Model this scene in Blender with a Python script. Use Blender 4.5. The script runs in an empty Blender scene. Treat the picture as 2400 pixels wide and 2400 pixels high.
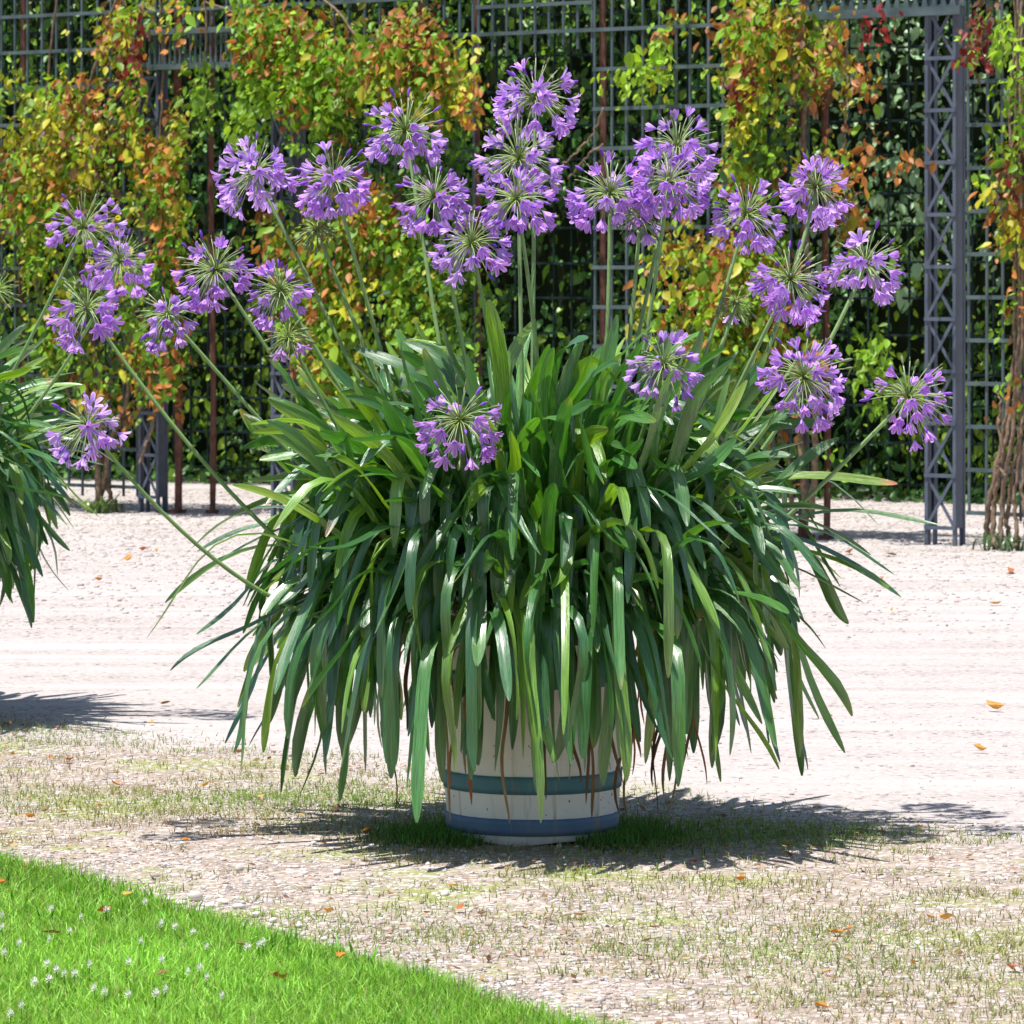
import bpy, math, random
import numpy as np
from mathutils import Vector, Matrix

# ------------------------------------------------------------------ camera, sky, sun, exposure
F = 10300.0            # focal length in photo pixels (photo 2400 wide)
CAMH = 1.28            # eye height
HOR = 650.0            # horizon row in the photo
sc = bpy.context.scene
cam_d = bpy.data.cameras.new('camera'); cam = bpy.data.objects.new('camera', cam_d)
sc.collection.objects.link(cam); sc.camera = cam
cam.location = (0, 0, CAMH); cam.rotation_euler = (math.radians(90), 0, 0)
cam_d.sensor_width = 36.0; cam_d.lens = 36.0 * F / 2400.0
cam_d.shift_y = (HOR - 1200.0) / 2400.0
cam_d.clip_start = 0.1; cam_d.clip_end = 1000
cam_d.dof.use_dof = True; cam_d.dof.focus_distance = 9.8; cam_d.dof.aperture_fstop = 22

LIGHT_DIR = Vector((0.21, 0.19, -1.0)).normalized()      # direction the sunlight travels
SUN_EL = math.asin(-LIGHT_DIR.z)
world = bpy.data.worlds.new('World'); sc.world = world; world.use_nodes = True
wn = world.node_tree; wn.nodes.clear()
wo = wn.nodes.new('ShaderNodeOutputWorld'); bg = wn.nodes.new('ShaderNodeBackground')
sky = wn.nodes.new('ShaderNodeTexSky'); sky.sky_type = 'NISHITA'; sky.sun_disc = False
sky.sun_elevation = SUN_EL; sky.sun_rotation = math.atan2(-LIGHT_DIR.x, -LIGHT_DIR.y)
bg.inputs['Strength'].default_value = 0.09
wn.links.new(sky.outputs[0], bg.inputs[0]); wn.links.new(bg.outputs[0], wo.inputs[0])
sun_d = bpy.data.lights.new('sun', 'SUN'); sun_d.energy = 5.0; sun_d.angle = math.radians(0.5)
sun_d.color = (1.0, 0.97, 0.925)
sun = bpy.data.objects.new('sun', sun_d); sc.collection.objects.link(sun)
sun.rotation_euler = LIGHT_DIR.to_track_quat('-Z', 'Y').to_euler()
sc.view_settings.view_transform = 'Standard'; sc.view_settings.look = 'None'
sc.view_settings.exposure = 0.62; sc.view_settings.gamma = 1.0
sc.view_settings.use_curve_mapping = False
sc.cycles.max_bounces = 8; sc.cycles.transmission_bounces = 4; sc.cycles.transparent_max_bounces = 4

rng = np.random.default_rng(7); random.seed(7)
K = 2400.0 / 1932.0
COL = sc.collection

# ------------------------------------------------------------------ helpers
def at(px, py, Y):                       # photo pixel + distance -> point
    return np.array([(px - 1200.0) / F * Y, Y, CAMH - (py - HOR) / F * Y])
def gy(py):                              # distance of a ground pixel row
    return CAMH * F / (py - HOR)
def link(o, parent=None):
    COL.objects.link(o)
    if parent is not None: o.parent = parent
    return o
def tag(o, label=None, cat=None, group=None, kind=None):
    if label: o['label'] = label
    if cat: o['category'] = cat
    if group: o['group'] = group
    if kind: o['kind'] = kind
    return o
def empty(name, loc, rz=0.0):
    o = bpy.data.objects.new(name, None)
    o.location = (float(loc[0]), float(loc[1]), float(loc[2])); o.rotation_euler = (0.0, 0.0, float(rz))
    return link(o)
def mesh_np(name, V, Q=None, T=None, mat=None, col=None, luv=None, smooth=True):
    """mesh from numpy arrays: quads Q (n,4), triangles T (m,3), point colours and leaf coordinates"""
    me = bpy.data.meshes.new(name)
    V = np.asarray(V, dtype=np.float32)
    nq = 0 if Q is None else len(Q); nt = 0 if T is None else len(T)
    loops = []
    if nq: loops.append(np.asarray(Q).reshape(-1))
    if nt: loops.append(np.asarray(T).reshape(-1))
    loops = np.concatenate(loops).astype(np.int32)
    tot = np.concatenate([np.full(nq, 4), np.full(nt, 3)]).astype(np.int32)
    start = np.concatenate([[0], np.cumsum(tot)[:-1]]).astype(np.int32)
    me.vertices.add(len(V)); me.vertices.foreach_set('co', V.reshape(-1))
    me.loops.add(len(loops)); me.loops.foreach_set('vertex_index', loops)
    me.polygons.add(len(tot)); me.polygons.foreach_set('loop_start', start)
    me.polygons.foreach_set('use_smooth', np.full(len(tot), smooth))
    me.update(calc_edges=True)
    if col is not None:
        a = me.attributes.new('Col', 'FLOAT_COLOR', 'POINT')
        c = np.ones((len(V), 4), np.float32); c[:, :3] = col
        a.data.foreach_set('color', c.reshape(-1))
    if luv is not None:
        a = me.attributes.new('luv', 'FLOAT_VECTOR', 'POINT')
        a.data.foreach_set('vector', np.asarray(luv, np.float32).reshape(-1))
    if mat: me.materials.append(mat)
    return me
def obj(name, me, parent=None, loc=None):
    o = bpy.data.objects.new(name, me)
    if loc is not None: o.location = loc
    return link(o, parent)
class MB:
    """collects boxes, bars, tubes into one mesh"""
    def __init__(s): s.V = []; s.Q = []; s.T = []; s.C = []; s.n = 0
    def add(s, V, Q=None, T=None, C=None):
        V = np.asarray(V, float)
        s.V.append(V)
        if Q is not None and len(Q): s.Q.append(np.asarray(Q) + s.n)
        if T is not None and len(T): s.T.append(np.asarray(T) + s.n)
        s.C.append(np.broadcast_to(np.asarray(C if C is not None else (1, 1, 1), float), (len(V), 3)))
        s.n += len(V)
    def box(s, x0, x1, y0, y1, z0, z1, C=None):
        V = [(x, y, z) for z in (z0, z1) for y in (y0, y1) for x in (x0, x1)]
        s.add(V, [(0, 2, 3, 1), (4, 5, 7, 6), (0, 1, 5, 4), (2, 6, 7, 3), (0, 4, 6, 2), (1, 3, 7, 5)], None, C)
    def bar(s, a, b, w, d, up=(0, 1, 0), C=None):
        a = np.array(a, float); b = np.array(b, float); t = b - a; t /= np.linalg.norm(t)
        v = np.array(up, float); v -= t * v.dot(t); v /= np.linalg.norm(v); u = np.cross(t, v)
        V = []
        for p in (a, b):
            for su, sv in ((-1, -1), (1, -1), (1, 1), (-1, 1)): V.append(p + u * su * w / 2 + v * sv * d / 2)
        s.add(V, [(0, 3, 2, 1), (4, 5, 6, 7), (0, 1, 5, 4), (1, 2, 6, 5), (2, 3, 7, 6), (3, 0, 4, 7)], None, C)
    def tube(s, pts, rad, k=6, C=None):
        pts = np.asarray(pts, float); n = len(pts); rad = np.broadcast_to(np.asarray(rad, float), (n,))
        tg = np.gradient(pts, axis=0); tg /= np.linalg.norm(tg, axis=1)[:, None] + 1e-12
        ref = np.array([0.31, 0.95, 0.05]); V = []
        for i in range(n):
            u = np.cross(tg[i], ref); u /= np.linalg.norm(u) + 1e-12; v = np.cross(tg[i], u)
            for j in range(k):
                a = 2 * math.pi * j / k
                V.append(pts[i] + rad[i] * (u * math.cos(a) + v * math.sin(a)))
        Q = [(i * k + j, i * k + (j + 1) % k, (i + 1) * k + (j + 1) % k, (i + 1) * k + j) for i in range(n - 1) for j in range(k)]
        T = [(0, j + 1, j) for j in range(1, k - 1)] + [((n - 1) * k, (n - 1) * k + j, (n - 1) * k + j + 1) for j in range(1, k - 1)]
        if C is not None and np.ndim(C) == 2: C = np.repeat(np.asarray(C), k, axis=0)
        s.add(V, Q, T, C)
    def lathe(s, prof, k=40, C=None):
        V = [(r * math.cos(2 * math.pi * j / k), r * math.sin(2 * math.pi * j / k), z) for r, z in prof for j in range(k)]
        Q = [(i * k + j, i * k + (j + 1) % k, (i + 1) * k + (j + 1) % k, (i + 1) * k + j) for i in range(len(prof) - 1) for j in range(k)]
        s.add(V, Q, None, C)
    def mesh(s, name, mat, smooth=False, luv=None):
        Q = np.concatenate(s.Q) if s.Q else None; T = np.concatenate(s.T) if s.T else None
        return mesh_np(name, np.concatenate(s.V), Q, T, mat, np.concatenate(s.C), luv, smooth)
    def build(s, name, mat, parent=None, smooth=False):
        return obj(name, s.mesh(name, mat, smooth), parent)
def vnoise(x, y, seed=0, octaves=3):
    """cheap smooth noise in about -1..1"""
    r = np.random.default_rng(seed + 100); out = np.zeros_like(np.asarray(x, float)); amp = 1; tot = 0; f = 1
    for o in range(octaves):
        for k in range(5):
            a = r.uniform(0, 2 * math.pi); ph = r.uniform(0, 6.28); ff = f * r.uniform(.7, 1.4)
            out = out + amp * np.sin((x * math.cos(a) + y * math.sin(a)) * ff + ph) / 5 ** .5 * .8
        tot += amp; amp *= .55; f *= 2.1
    return out / tot * 1.2
def unit(v): return v / (np.linalg.norm(v, axis=-1, keepdims=True) + 1e-12)

# ------------------------------------------------------------------ materials
def new_mat(name):
    m = bpy.data.materials.new(name); m.use_nodes = True
    nt = m.node_tree; nt.nodes.clear()
    return m, nt, nt.nodes, nt.links
def N(nodes, t, **kw):
    n = nodes.new(t)
    for k, v in kw.items(): setattr(n, k, v)
    return n
def mixc(nd, lk, fac, a, b, mode='MIX'):
    m = N(nd, 'ShaderNodeMix', data_type='RGBA', blend_type=mode)
    for sock, val in ((m.inputs[0], fac), (m.inputs[6], a), (m.inputs[7], b)):
        if hasattr(val, 'is_linked'): lk.new(val, sock)
        elif isinstance(val, (tuple, list)): sock.default_value = (*val, 1)
        else: sock.default_value = val
    return m.outputs[2]
def ramp(nd, lk, src, p0, p1):
    r = N(nd, 'ShaderNodeMapRange'); r.inputs[1].default_value = p0; r.inputs[2].default_value = p1
    lk.new(src, r.inputs[0]); return r.outputs[0]
def noise(nd, lk, vec, scale, detail=3, rough=.55):
    n = N(nd, 'ShaderNodeTexNoise'); n.inputs['Scale'].default_value = scale
    n.inputs['Detail'].default_value = detail; n.inputs['Roughness'].default_value = rough
    if vec is not None: lk.new(vec, n.inputs['Vector'])
    return n.outputs[0]
def foliage_mat(name, trans=.3, rough=.5, spec=.5, vein=0.0, tint=(1.25, 1.2, .6), bump=.0, coat=0.0):
    """reads the colour baked per leaf; thin translucent blade"""
    m, nt, nd, lk = new_mat(name)
    at_ = N(nd, 'ShaderNodeAttribute', attribute_name='Col'); col = at_.outputs['Color']
    p = N(nd, 'ShaderNodeBsdfPrincipled'); out = N(nd, 'ShaderNodeOutputMaterial')
    nrm = None
    if vein > 0:
        lv = N(nd, 'ShaderNodeAttribute', attribute_name='luv')
        mp = N(nd, 'ShaderNodeMapping'); mp.inputs['Scale'].default_value = (1.0, .035, 1.0)
        lk.new(lv.outputs['Vector'], mp.inputs['Vector'])
        s1 = noise(nd, lk, mp.outputs[0], 14.0, 2, .6)
        f = ramp(nd, lk, s1, .35, .65)
        col = mixc(nd, lk, vein, col, mixc(nd, lk, f, (.45, .5, .4), (1.45, 1.4, 1.4)), 'MULTIPLY')
        b = N(nd, 'ShaderNodeBump'); b.inputs['Strength'].default_value = bump; b.inputs['Distance'].default_value = .004
        lk.new(s1, b.inputs['Height']); nrm = b.outputs[0]
        lk.new(nrm, p.inputs['Normal'])
    else:
        tc = N(nd, 'ShaderNodeTexCoord')
        s1 = noise(nd, lk, tc.outputs['Object'], 45.0, 2, .6)
        col = mixc(nd, lk, .35, col, mixc(nd, lk, ramp(nd, lk, s1, .3, .7), (.55, .5, .5), (1.4, 1.4, 1.4)), 'MULTIPLY')
    lk.new(col, p.inputs['Base Color']); p.inputs['Roughness'].default_value = rough
    p.inputs['Specular IOR Level'].default_value = spec
    p.inputs['Coat Weight'].default_value = coat; p.inputs['Coat Roughness'].default_value = .30; p.inputs['Coat IOR'].default_value = 1.6
    t = N(nd, 'ShaderNodeBsdfTranslucent')
    lk.new(mixc(nd, lk, 1.0, col, tint, 'MULTIPLY'), t.inputs['Color'])
    mx = N(nd, 'ShaderNodeMixShader'); mx.inputs[0].default_value = trans
    lk.new(p.outputs[0], mx.inputs[1]); lk.new(t.outputs[0], mx.inputs[2]); lk.new(mx.outputs[0], out.inputs[0])
    return m
M = {}
M['strap'] = foliage_mat('agapanthus_leaf', .26, .33, 1.0, .85, (1.6, 1.55, .4), .75, coat=1.0)
M['dry'] = foliage_mat('dry_leaf', .15, .8, .2, .6, (1.1, 1.05, .9), .4)
M['stem'] = foliage_mat('flower_stem', .05, .45, .5)
M['petal'] = foliage_mat('petal', .35, .5, .35, 0, (1.1, .9, 1.15))
M['vine'] = foliage_mat('vine_leaf', .40, .5, .4)
M['hedge'] = foliage_mat('hedge_leaf', .25, .42, .45)
M['grass'] = foliage_mat('grass_blade', .38, .5, .35, 0, (1.2, 1.25, .5))
M['bloom'] = foliage_mat('white_bloom', .3, .7, .2, 0, (1, 1, 1))
def paint_mat(name, col, col2, rough=.5, scale=14, rust=0.0):
    m, nt, nd, lk = new_mat(name); tc = N(nd, 'ShaderNodeTexCoord')
    p = N(nd, 'ShaderNodeBsdfPrincipled'); out = N(nd, 'ShaderNodeOutputMaterial')
    oi = N(nd, 'ShaderNodeObjectInfo'); ad = N(nd, 'ShaderNodeVectorMath', operation='ADD')
    lk.new(tc.outputs['Object'], ad.inputs[0]); lk.new(oi.outputs['Location'], ad.inputs[1])
    n1 = noise(nd, lk, ad.outputs[0], scale, 4, .6); c = mixc(nd, lk, ramp(nd, lk, n1, .35, .65), col, col2)
    if rust > 0:
        n2 = noise(nd, lk, ad.outputs[0], scale * 2.3, 5, .65)
        c = mixc(nd, lk, ramp(nd, lk, n2, .72 - rust, .8 - rust), c, (.13, .06, .035))
    lk.new(c, p.inputs['Base Color']); p.inputs['Roughness'].default_value = rough
    if rough > .7: p.inputs['Specular IOR Level'].default_value = .1
    b = N(nd, 'ShaderNodeBump'); b.inputs['Strength'].default_value = .3; b.inputs['Distance'].default_value = .004
    lk.new(n1, b.inputs['Height']); lk.new(b.outputs[0], p.inputs['Normal']); lk.new(p.outputs[0], out.inputs[0])
    return m
M['slate'] = paint_mat('slate_blue_paint', (.058, .074, .108), (.09, .108, .15), .5, 9, .05)
M['bar'] = paint_mat('grey_green_paint', (.036, .062, .066), (.085, .12, .128), .6, 8, .08)
M['rearbar'] = paint_mat('dark_green_paint', (.008, .020, .019), (.020, .038, .036), .8, 8, .04)
M['rust'] = paint_mat('rusty_stake', (.09, .04, .03), (.16, .08, .06), .8, 20)
M['bark'] = paint_mat('vine_bark', (.14, .09, .06), (.27, .20, .14), .9, 40)
M['core'] = paint_mat('hedge_dark_backing', (.008, .014, .006), (.02, .03, .012), .95, 6)  # near-black colour standing for the shade deep inside the hedge
M['stone'] = foliage_mat('pebble', 0.0, .8, .3)
def tub_mat(name, col, col2):
    m, nt, nd, lk = new_mat(name); tc = N(nd, 'ShaderNodeTexCoord')
    p = N(nd, 'ShaderNodeBsdfPrincipled'); out = N(nd, 'ShaderNodeOutputMaterial')
    n1 = noise(nd, lk, tc.outputs['Object'], 9, 4, .6)
    mp = N(nd, 'ShaderNodeMapping'); mp.inputs['Scale'].default_value = (26, 26, 1.6); lk.new(tc.outputs['Object'], mp.inputs['Vector'])
    n2 = noise(nd, lk, mp.outputs[0], 1.0, 4, .6)
    n3 = noise(nd, lk, tc.outputs['Object'], 75, 2, .5)
    c = mixc(nd, lk, ramp(nd, lk, n1, .3, .7), col, col2)
    c = mixc(nd, lk, ramp(nd, lk, n2, .54, .74), c, (.27, .21, .14))          # run-down dirt streaks
    c = mixc(nd, lk, ramp(nd, lk, n3, .70, .74), c, (.10, .09, .08))          # chips and specks
    sx = N(nd, 'ShaderNodeSeparateXYZ'); lk.new(tc.outputs['Object'], sx.inputs[0])
    lo = N(nd, 'ShaderNodeMath', operation='MULTIPLY'); lk.new(ramp(nd, lk, sx.outputs[2], .07, 0.0), lo.inputs[0]); lk.new(n1, lo.inputs[1])
    c = mixc(nd, lk, lo.outputs[0], c, (.2, .16, .10))                         # splashed soil at the foot
    lk.new(c, p.inputs['Base Color']); p.inputs['Roughness'].default_value = .6
    b = N(nd, 'ShaderNodeBump'); b.inputs['Strength'].default_value = .35; b.inputs['Distance'].default_value = .004
    lk.new(n2, b.inputs['Height']); lk.new(b.outputs[0], p.inputs['Normal']); lk.new(p.outputs[0], out.inputs[0])
    return m
M['tubwhite'] = tub_mat('tub_white', (.72, .70, .66), (.80, .78, .74))
M['tubblue'] = tub_mat('tub_blue', (.045, .13, .27), (.07, .18, .33)); M['tubteal'] = tub_mat('tub_teal', (.05, .16, .20), (.08, .21, .25))
M['soil'] = paint_mat('potting_soil', (.05, .035, .02), (.09, .065, .04), .95, 40)

def ground_mat():
    m, nt, nd, lk = new_mat('gravel_ground'); tc = N(nd, 'ShaderNodeTexCoord'); v = tc.outputs['Object']
    p = N(nd, 'ShaderNodeBsdfPrincipled'); out = N(nd, 'ShaderNodeOutputMaterial')
    sx = N(nd, 'ShaderNodeSeparateXYZ'); lk.new(v, sx.inputs[0])
    dt = N(nd, 'ShaderNodeVectorMath', operation='DOT_PRODUCT'); dt.inputs[1].default_value = (.703, .711, 0); lk.new(v, dt.inputs[0])
    big = noise(nd, lk, v, 1.1, 4, .6)
    ad = N(nd, 'ShaderNodeMath', operation='MULTIPLY_ADD'); ad.inputs[1].default_value = 1.5; lk.new(big, ad.inputs[0]); lk.new(dt.outputs['Value'], ad.inputs[2])
    verge = ramp(nd, lk, ad.outputs[0], 8.85, 8.45)                   # 1 on the worn verge, 0 on the path
    mid = noise(nd, lk, v, 5.5, 5, .65); fine = noise(nd, lk, v, 160, 3, .6); med = noise(nd, lk, v, 38, 4, .65)
    vor = N(nd, 'ShaderNodeTexVoronoi'); vor.inputs['Scale'].default_value = 75; lk.new(v, vor.inputs['Vector'])
    vb = N(nd, 'ShaderNodeTexVoronoi', feature='DISTANCE_TO_EDGE'); vb.inputs['Scale'].default_value = 75; lk.new(v, vb.inputs['Vector'])
    sepc = N(nd, 'ShaderNodeSeparateColor'); lk.new(vor.outputs['Color'], sepc.inputs[0])
    path = mixc(nd, lk, ramp(nd, lk, big, .35, .65), (.37, .328, .31), (.43, .388, .37))
    path = mixc(nd, lk, ramp(nd, lk, med, .4, .7), path, (.335, .288, .268))
    path = mixc(nd, lk, ramp(nd, lk, sepc.outputs[0], .80, .84), path, (.46, .42, .40))
    path = mixc(nd, lk, ramp(nd, lk, sepc.outputs[1], .93, .95), path, (.17, .135, .12))
    mpt = N(nd, 'ShaderNodeMapping'); mpt.inputs['Rotation'].default_value = (0, 0, math.radians(38)); mpt.inputs['Scale'].default_value = (.12, 1.5, 1); lk.new(v, mpt.inputs['Vector'])
    trk = noise(nd, lk, mpt.outputs[0], 2.2, 5, .65)
    path = mixc(nd, lk, ramp(nd, lk, trk, .42, .66), path, (.46, .42, .402))   # swept, lighter wheel tracks
    path = mixc(nd, lk, ramp(nd, lk, noise(nd, lk, mpt.outputs[0], 5.0, 4, .7), .60, .74), path, (.32, .27, .245))   # dusty darker lines
    vg = mixc(nd, lk, ramp(nd, lk, mid, .38, .62), (.28, .22, .185), (.40, .33, .28))
    vg = mixc(nd, lk, ramp(nd, lk, med, .5, .7), vg, (.20, .145, .11))
    vg = mixc(nd, lk, ramp(nd, lk, noise(nd, lk, v, 2.3, 4, .6), .53, .63), vg, (.27, .28, .11))
    vg = mixc(nd, lk, ramp(nd, lk, sepc.outputs[0], .72, .78), vg, (.48, .43, .40))
    c = mixc(nd, lk, verge, path, vg)
    # lighter and darker wheel-swept bands running along the path
    lk.new(c, p.inputs['Base Color']); p.inputs['Roughness'].default_value = .9; p.inputs['Specular IOR Level'].default_value = .2
    h = N(nd, 'ShaderNodeMath', operation='MULTIPLY_ADD'); lk.new(vb.outputs['Distance'], h.inputs[0]); h.inputs[1].default_value = 1.2; lk.new(fine, h.inputs[2])
    b = N(nd, 'ShaderNodeBump'); b.inputs['Strength'].default_value = .4; b.inputs['Distance'].default_value = .008
    lk.new(h.outputs[0], b.inputs['Height'])
    b2 = N(nd, 'ShaderNodeBump'); b2.inputs['Strength'].default_value = .2; b2.inputs['Distance'].default_value = .03
    lk.new(med, b2.inputs['Height']); lk.new(b.outputs[0], b2.inputs['Normal'])
    lk.new(b2.outputs[0], p.inputs['Normal']); lk.new(p.outputs[0], out.inputs[0])
    return m
M['ground'] = ground_mat()
M['turf'] = paint_mat('turf_soil', (.05, .09, .02), (.09, .14, .03), .95, 18)

# ------------------------------------------------------------------ the ground
g = MB(); g.add([(-200, -200, 0), (200, -200, 0), (200, 200, 0), (-200, 200, 0)], [(0, 1, 2, 3)])
tag(g.build('gravel_ground', M['ground']), kind='structure')

# lawn edge, from ground pixels of the photograph
LE = [(-1.9, 11.0)] + [((px - 1200) / F * gy(py), gy(py)) for px, py in
      ((0, 2062), (250, 2112), (435, 2180), (745, 2252), (1030, 2340), (1290, 2440))] + [(.35, 6.9), (.7, 6.0), (1.05, 5.0)]
LE = np.array(LE)
def lawn_x(y): return np.interp(y, LE[::-1, 1], LE[::-1, 0])      # lawn lies left of this x
def lawn_edge(y): return lawn_x(y) + .03 * vnoise(y * 6, y * 0, 3, 3)
ys = np.linspace(5.0, 11.0, 90); ex = lawn_edge(ys)
V = []; Q = []
for i, (y, x) in enumerate(zip(ys, ex)):
    V += [(-6, y, .018), (x - .05, y, .018), (x, y, .004)]
for i in range(len(ys) - 1):
    a = i * 3; b = a + 3
    Q += [(a, a + 1, b + 1, b), (a + 1, a + 2, b + 2, b + 1)]
tag(obj('lawn', mesh_np('lawn', V, Q, None, M['turf'])), kind='structure')

def blades(x, y, z0, h, w, cols, lean=.5, seg=2):
    """many grass blades as numpy arrays"""
    n = len(x); az = rng.uniform(0, 2 * math.pi, n); side = np.stack([np.cos(az), np.sin(az), 0 * az], 1)
    la = rng.uniform(0, 2 * math.pi, n); lm = np.abs(rng.normal(0, lean, n)) * h
    ld = np.stack([np.cos(la) * lm, np.sin(la) * lm, 0 * la], 1)
    base = np.stack([x, y, z0], 1); up = np.array([0, 0, 1.0])
    rows = []
    for t, ww in ((0, 1), (.55, .8)):
        c = base + up * (h * t)[:, None] + ld * t ** 2
        rows += [c - side * (w * ww / 2)[:, None], c + side * (w * ww / 2)[:, None]]
    tip = base + up * (h * np.sqrt(np.clip(1 - .25 * (lm / h) ** 2, .2, 1)))[:, None] + ld
    V = np.stack(rows + [tip], 1).reshape(-1, 3)
    o = np.arange(n)[:, None] * 5
    Qa = o + np.array([[0, 1, 3, 2]]); Ta = o + np.array([[2, 3, 4]])
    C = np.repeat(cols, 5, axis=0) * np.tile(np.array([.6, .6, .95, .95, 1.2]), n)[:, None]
    return V, Qa, Ta, C
def in_view(x, y, m=.25):
    return np.abs(x) < 1200 / F * y + m

# dense lawn grass
n = 175000
y = rng.uniform(6.9, 10.4, n); x = rng.uniform(-1.5, .6, n)
n2 = 80000; y = np.concatenate([y, rng.uniform(6.3, 10.9, n2)]); x = np.concatenate([x, rng.uniform(-2.9, .9, n2)]); n = len(x)
ok = (x < lawn_edge(y) + rng.normal(0, .012, n)) & in_view(x, y, 1.5); x = x[ok]; y = y[ok]; n = len(x)
pn = vnoise(x * 5, y * 5, 11); pn2 = vnoise(x * 1.7, y * 1.7, 12)
h = (.030 + .026 * rng.random(n)) * (1 + .3 * pn); w = rng.uniform(.0022, .0042, n)
gc = np.array([.29, .52, .085]) * (1 + .28 * rng.normal(0, 1, (n, 1))).clip(.4, 1.8)
gc = gc * (1 + .25 * pn2)[:, None] * (1 + .12 * vnoise(x * 9, y * 9, 13))[:, None]
yel = rng.random(n) < .09; gc[yel] = np.array([.30, .50, .06]) * rng.uniform(.7, 1.2, (yel.sum(), 1))
dryb = rng.random(n) < .05; gc[dryb] = (.36, .30, .14)
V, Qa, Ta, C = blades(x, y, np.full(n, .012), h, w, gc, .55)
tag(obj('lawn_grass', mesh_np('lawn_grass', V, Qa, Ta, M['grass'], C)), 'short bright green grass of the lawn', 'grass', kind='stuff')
# a few broader leaves standing at the lawn's rim
n = 900; y = rng.uniform(7.2, 10.2, n); x = lawn_edge(y) - np.abs(rng.normal(0, .16, n))
V, Qa, Ta, C = blades(x, y, np.full(n, .01), rng.uniform(.03, .065, n), rng.uniform(.005, .010, n), np.array([.12, .33, .03]) * rng.uniform(.7, 1.4, (n, 1)), .7)
tag(obj('lawn_weeds', mesh_np('lawn_weeds', V, Qa, Ta, M['grass'], C)), 'broad leaved green weeds along the edge of the lawn', 'weeds', kind='stuff')

# worn verge: patchy thin grass and dry tufts
def gpatch(x, y, px, py, sx, sy, a=1.0):
    Y = gy(py); X = (px - 1200) / F * Y
    return a * np.exp(-((x - X) / sx) ** 2 - ((y - Y) / sy) ** 2)
TUBX, TUBY = .047, 10.08
n = 560000
y = rng.uniform(6.8, 13.2, n); x = rng.uniform(-2.5, 2.5, n)
s = .703 * x + .711 * y - 7.99 + .25 * vnoise(x * 2.2, y * 2.2, 21)
dens = .10 + .55 * np.clip(vnoise(x * 3.3, y * 3.3, 22) + .05, 0, 1) + .9 * np.clip(vnoise(x * 16, y * 16, 23) - .1, 0, 1)
dens += gpatch(x, y, 1750, 2230, .45, .35, .55) + gpatch(x, y, 2250, 2330, .35, .3, .6) + gpatch(x, y, 800, 1870, .28, .28, .8) + gpatch(x, y, 450, 1890, .35, .3, .45)
dens += gpatch(x, y, 1750, 1955, .34, .22, 1.2) + gpatch(x, y, 1460, 1965, .18, .2, .8) + gpatch(x, y, 1560, 2075, .25, .15, .4)
dens -= gpatch(x, y, 500, 2020, .5, .35, .6) + gpatch(x, y, 1150, 2310, .3, .3, .5) + gpatch(x, y, 2350, 2010, .25, .25, .5)
keep = (rng.random(n) < dens * .5) & (s < rng.normal(0, .12, n)) & (x > lawn_edge(y) + .02) & in_view(x, y, .8)
keep &= np.hypot(x - TUBX, y - TUBY) > .20
x = x[keep]; y = y[keep]; n = len(x)
dryness = np.clip(.50 + .45 * vnoise(x * 2.6, y * 2.6, 24) + .25 * rng.normal(0, 1, n) - gpatch(x, y, 1750, 1955, .45, .3, .7) - gpatch(x, y, 1500, 1960, .35, .25, .6) - gpatch(x, y, 2000, 2260, .5, .35, .3) - gpatch(x, y, 820, 1880, .35, .3, .35), 0, 1)[:, None]
gc = (np.array([[.23, .36, .07]]) * (1 - dryness) + np.array([[.42, .32, .19]]) * dryness) * rng.uniform(.65, 1.3, (n, 1))
h = rng.uniform(.010, .028, n); w = rng.uniform(.0014, .0030, n)
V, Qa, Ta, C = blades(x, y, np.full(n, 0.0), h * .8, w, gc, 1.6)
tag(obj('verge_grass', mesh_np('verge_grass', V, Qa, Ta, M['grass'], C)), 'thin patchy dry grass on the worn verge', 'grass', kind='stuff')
# lush tufts round the foot of the tub
n = 3800; a = rng.uniform(0, 6.283, n); rr = .205 + np.abs(rng.normal(0, .05, n)); cl = vnoise(np.cos(a) * 3, np.sin(a) * 3, 31)
a2 = np.where(rng.random(n) < .5, rng.normal(math.radians(200), .35, n), rng.normal(math.radians(-25), .5, n)); rr2 = .205 + np.abs(rng.normal(0, .09, n))
ang = np.where(rng.random(n) < .3, a, a2); rr = np.where(rng.random(n) < .3, rr, rr2)
ok = ~((np.abs(ang - math.radians(270)) < .5) | (np.abs(ang + math.radians(90)) < .45))
ang = ang[ok]; rr = rr[ok]; n = len(ang)
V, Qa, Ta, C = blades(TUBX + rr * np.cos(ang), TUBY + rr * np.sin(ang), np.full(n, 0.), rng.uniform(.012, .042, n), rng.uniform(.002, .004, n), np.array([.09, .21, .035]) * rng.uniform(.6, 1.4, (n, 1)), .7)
tag(obj('tub_foot_grass', mesh_np('tub_foot_grass', V, Qa, Ta, M['grass'], C)), 'dark green grass tufts round the foot of the striped tub', 'grass', kind='stuff')

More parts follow.
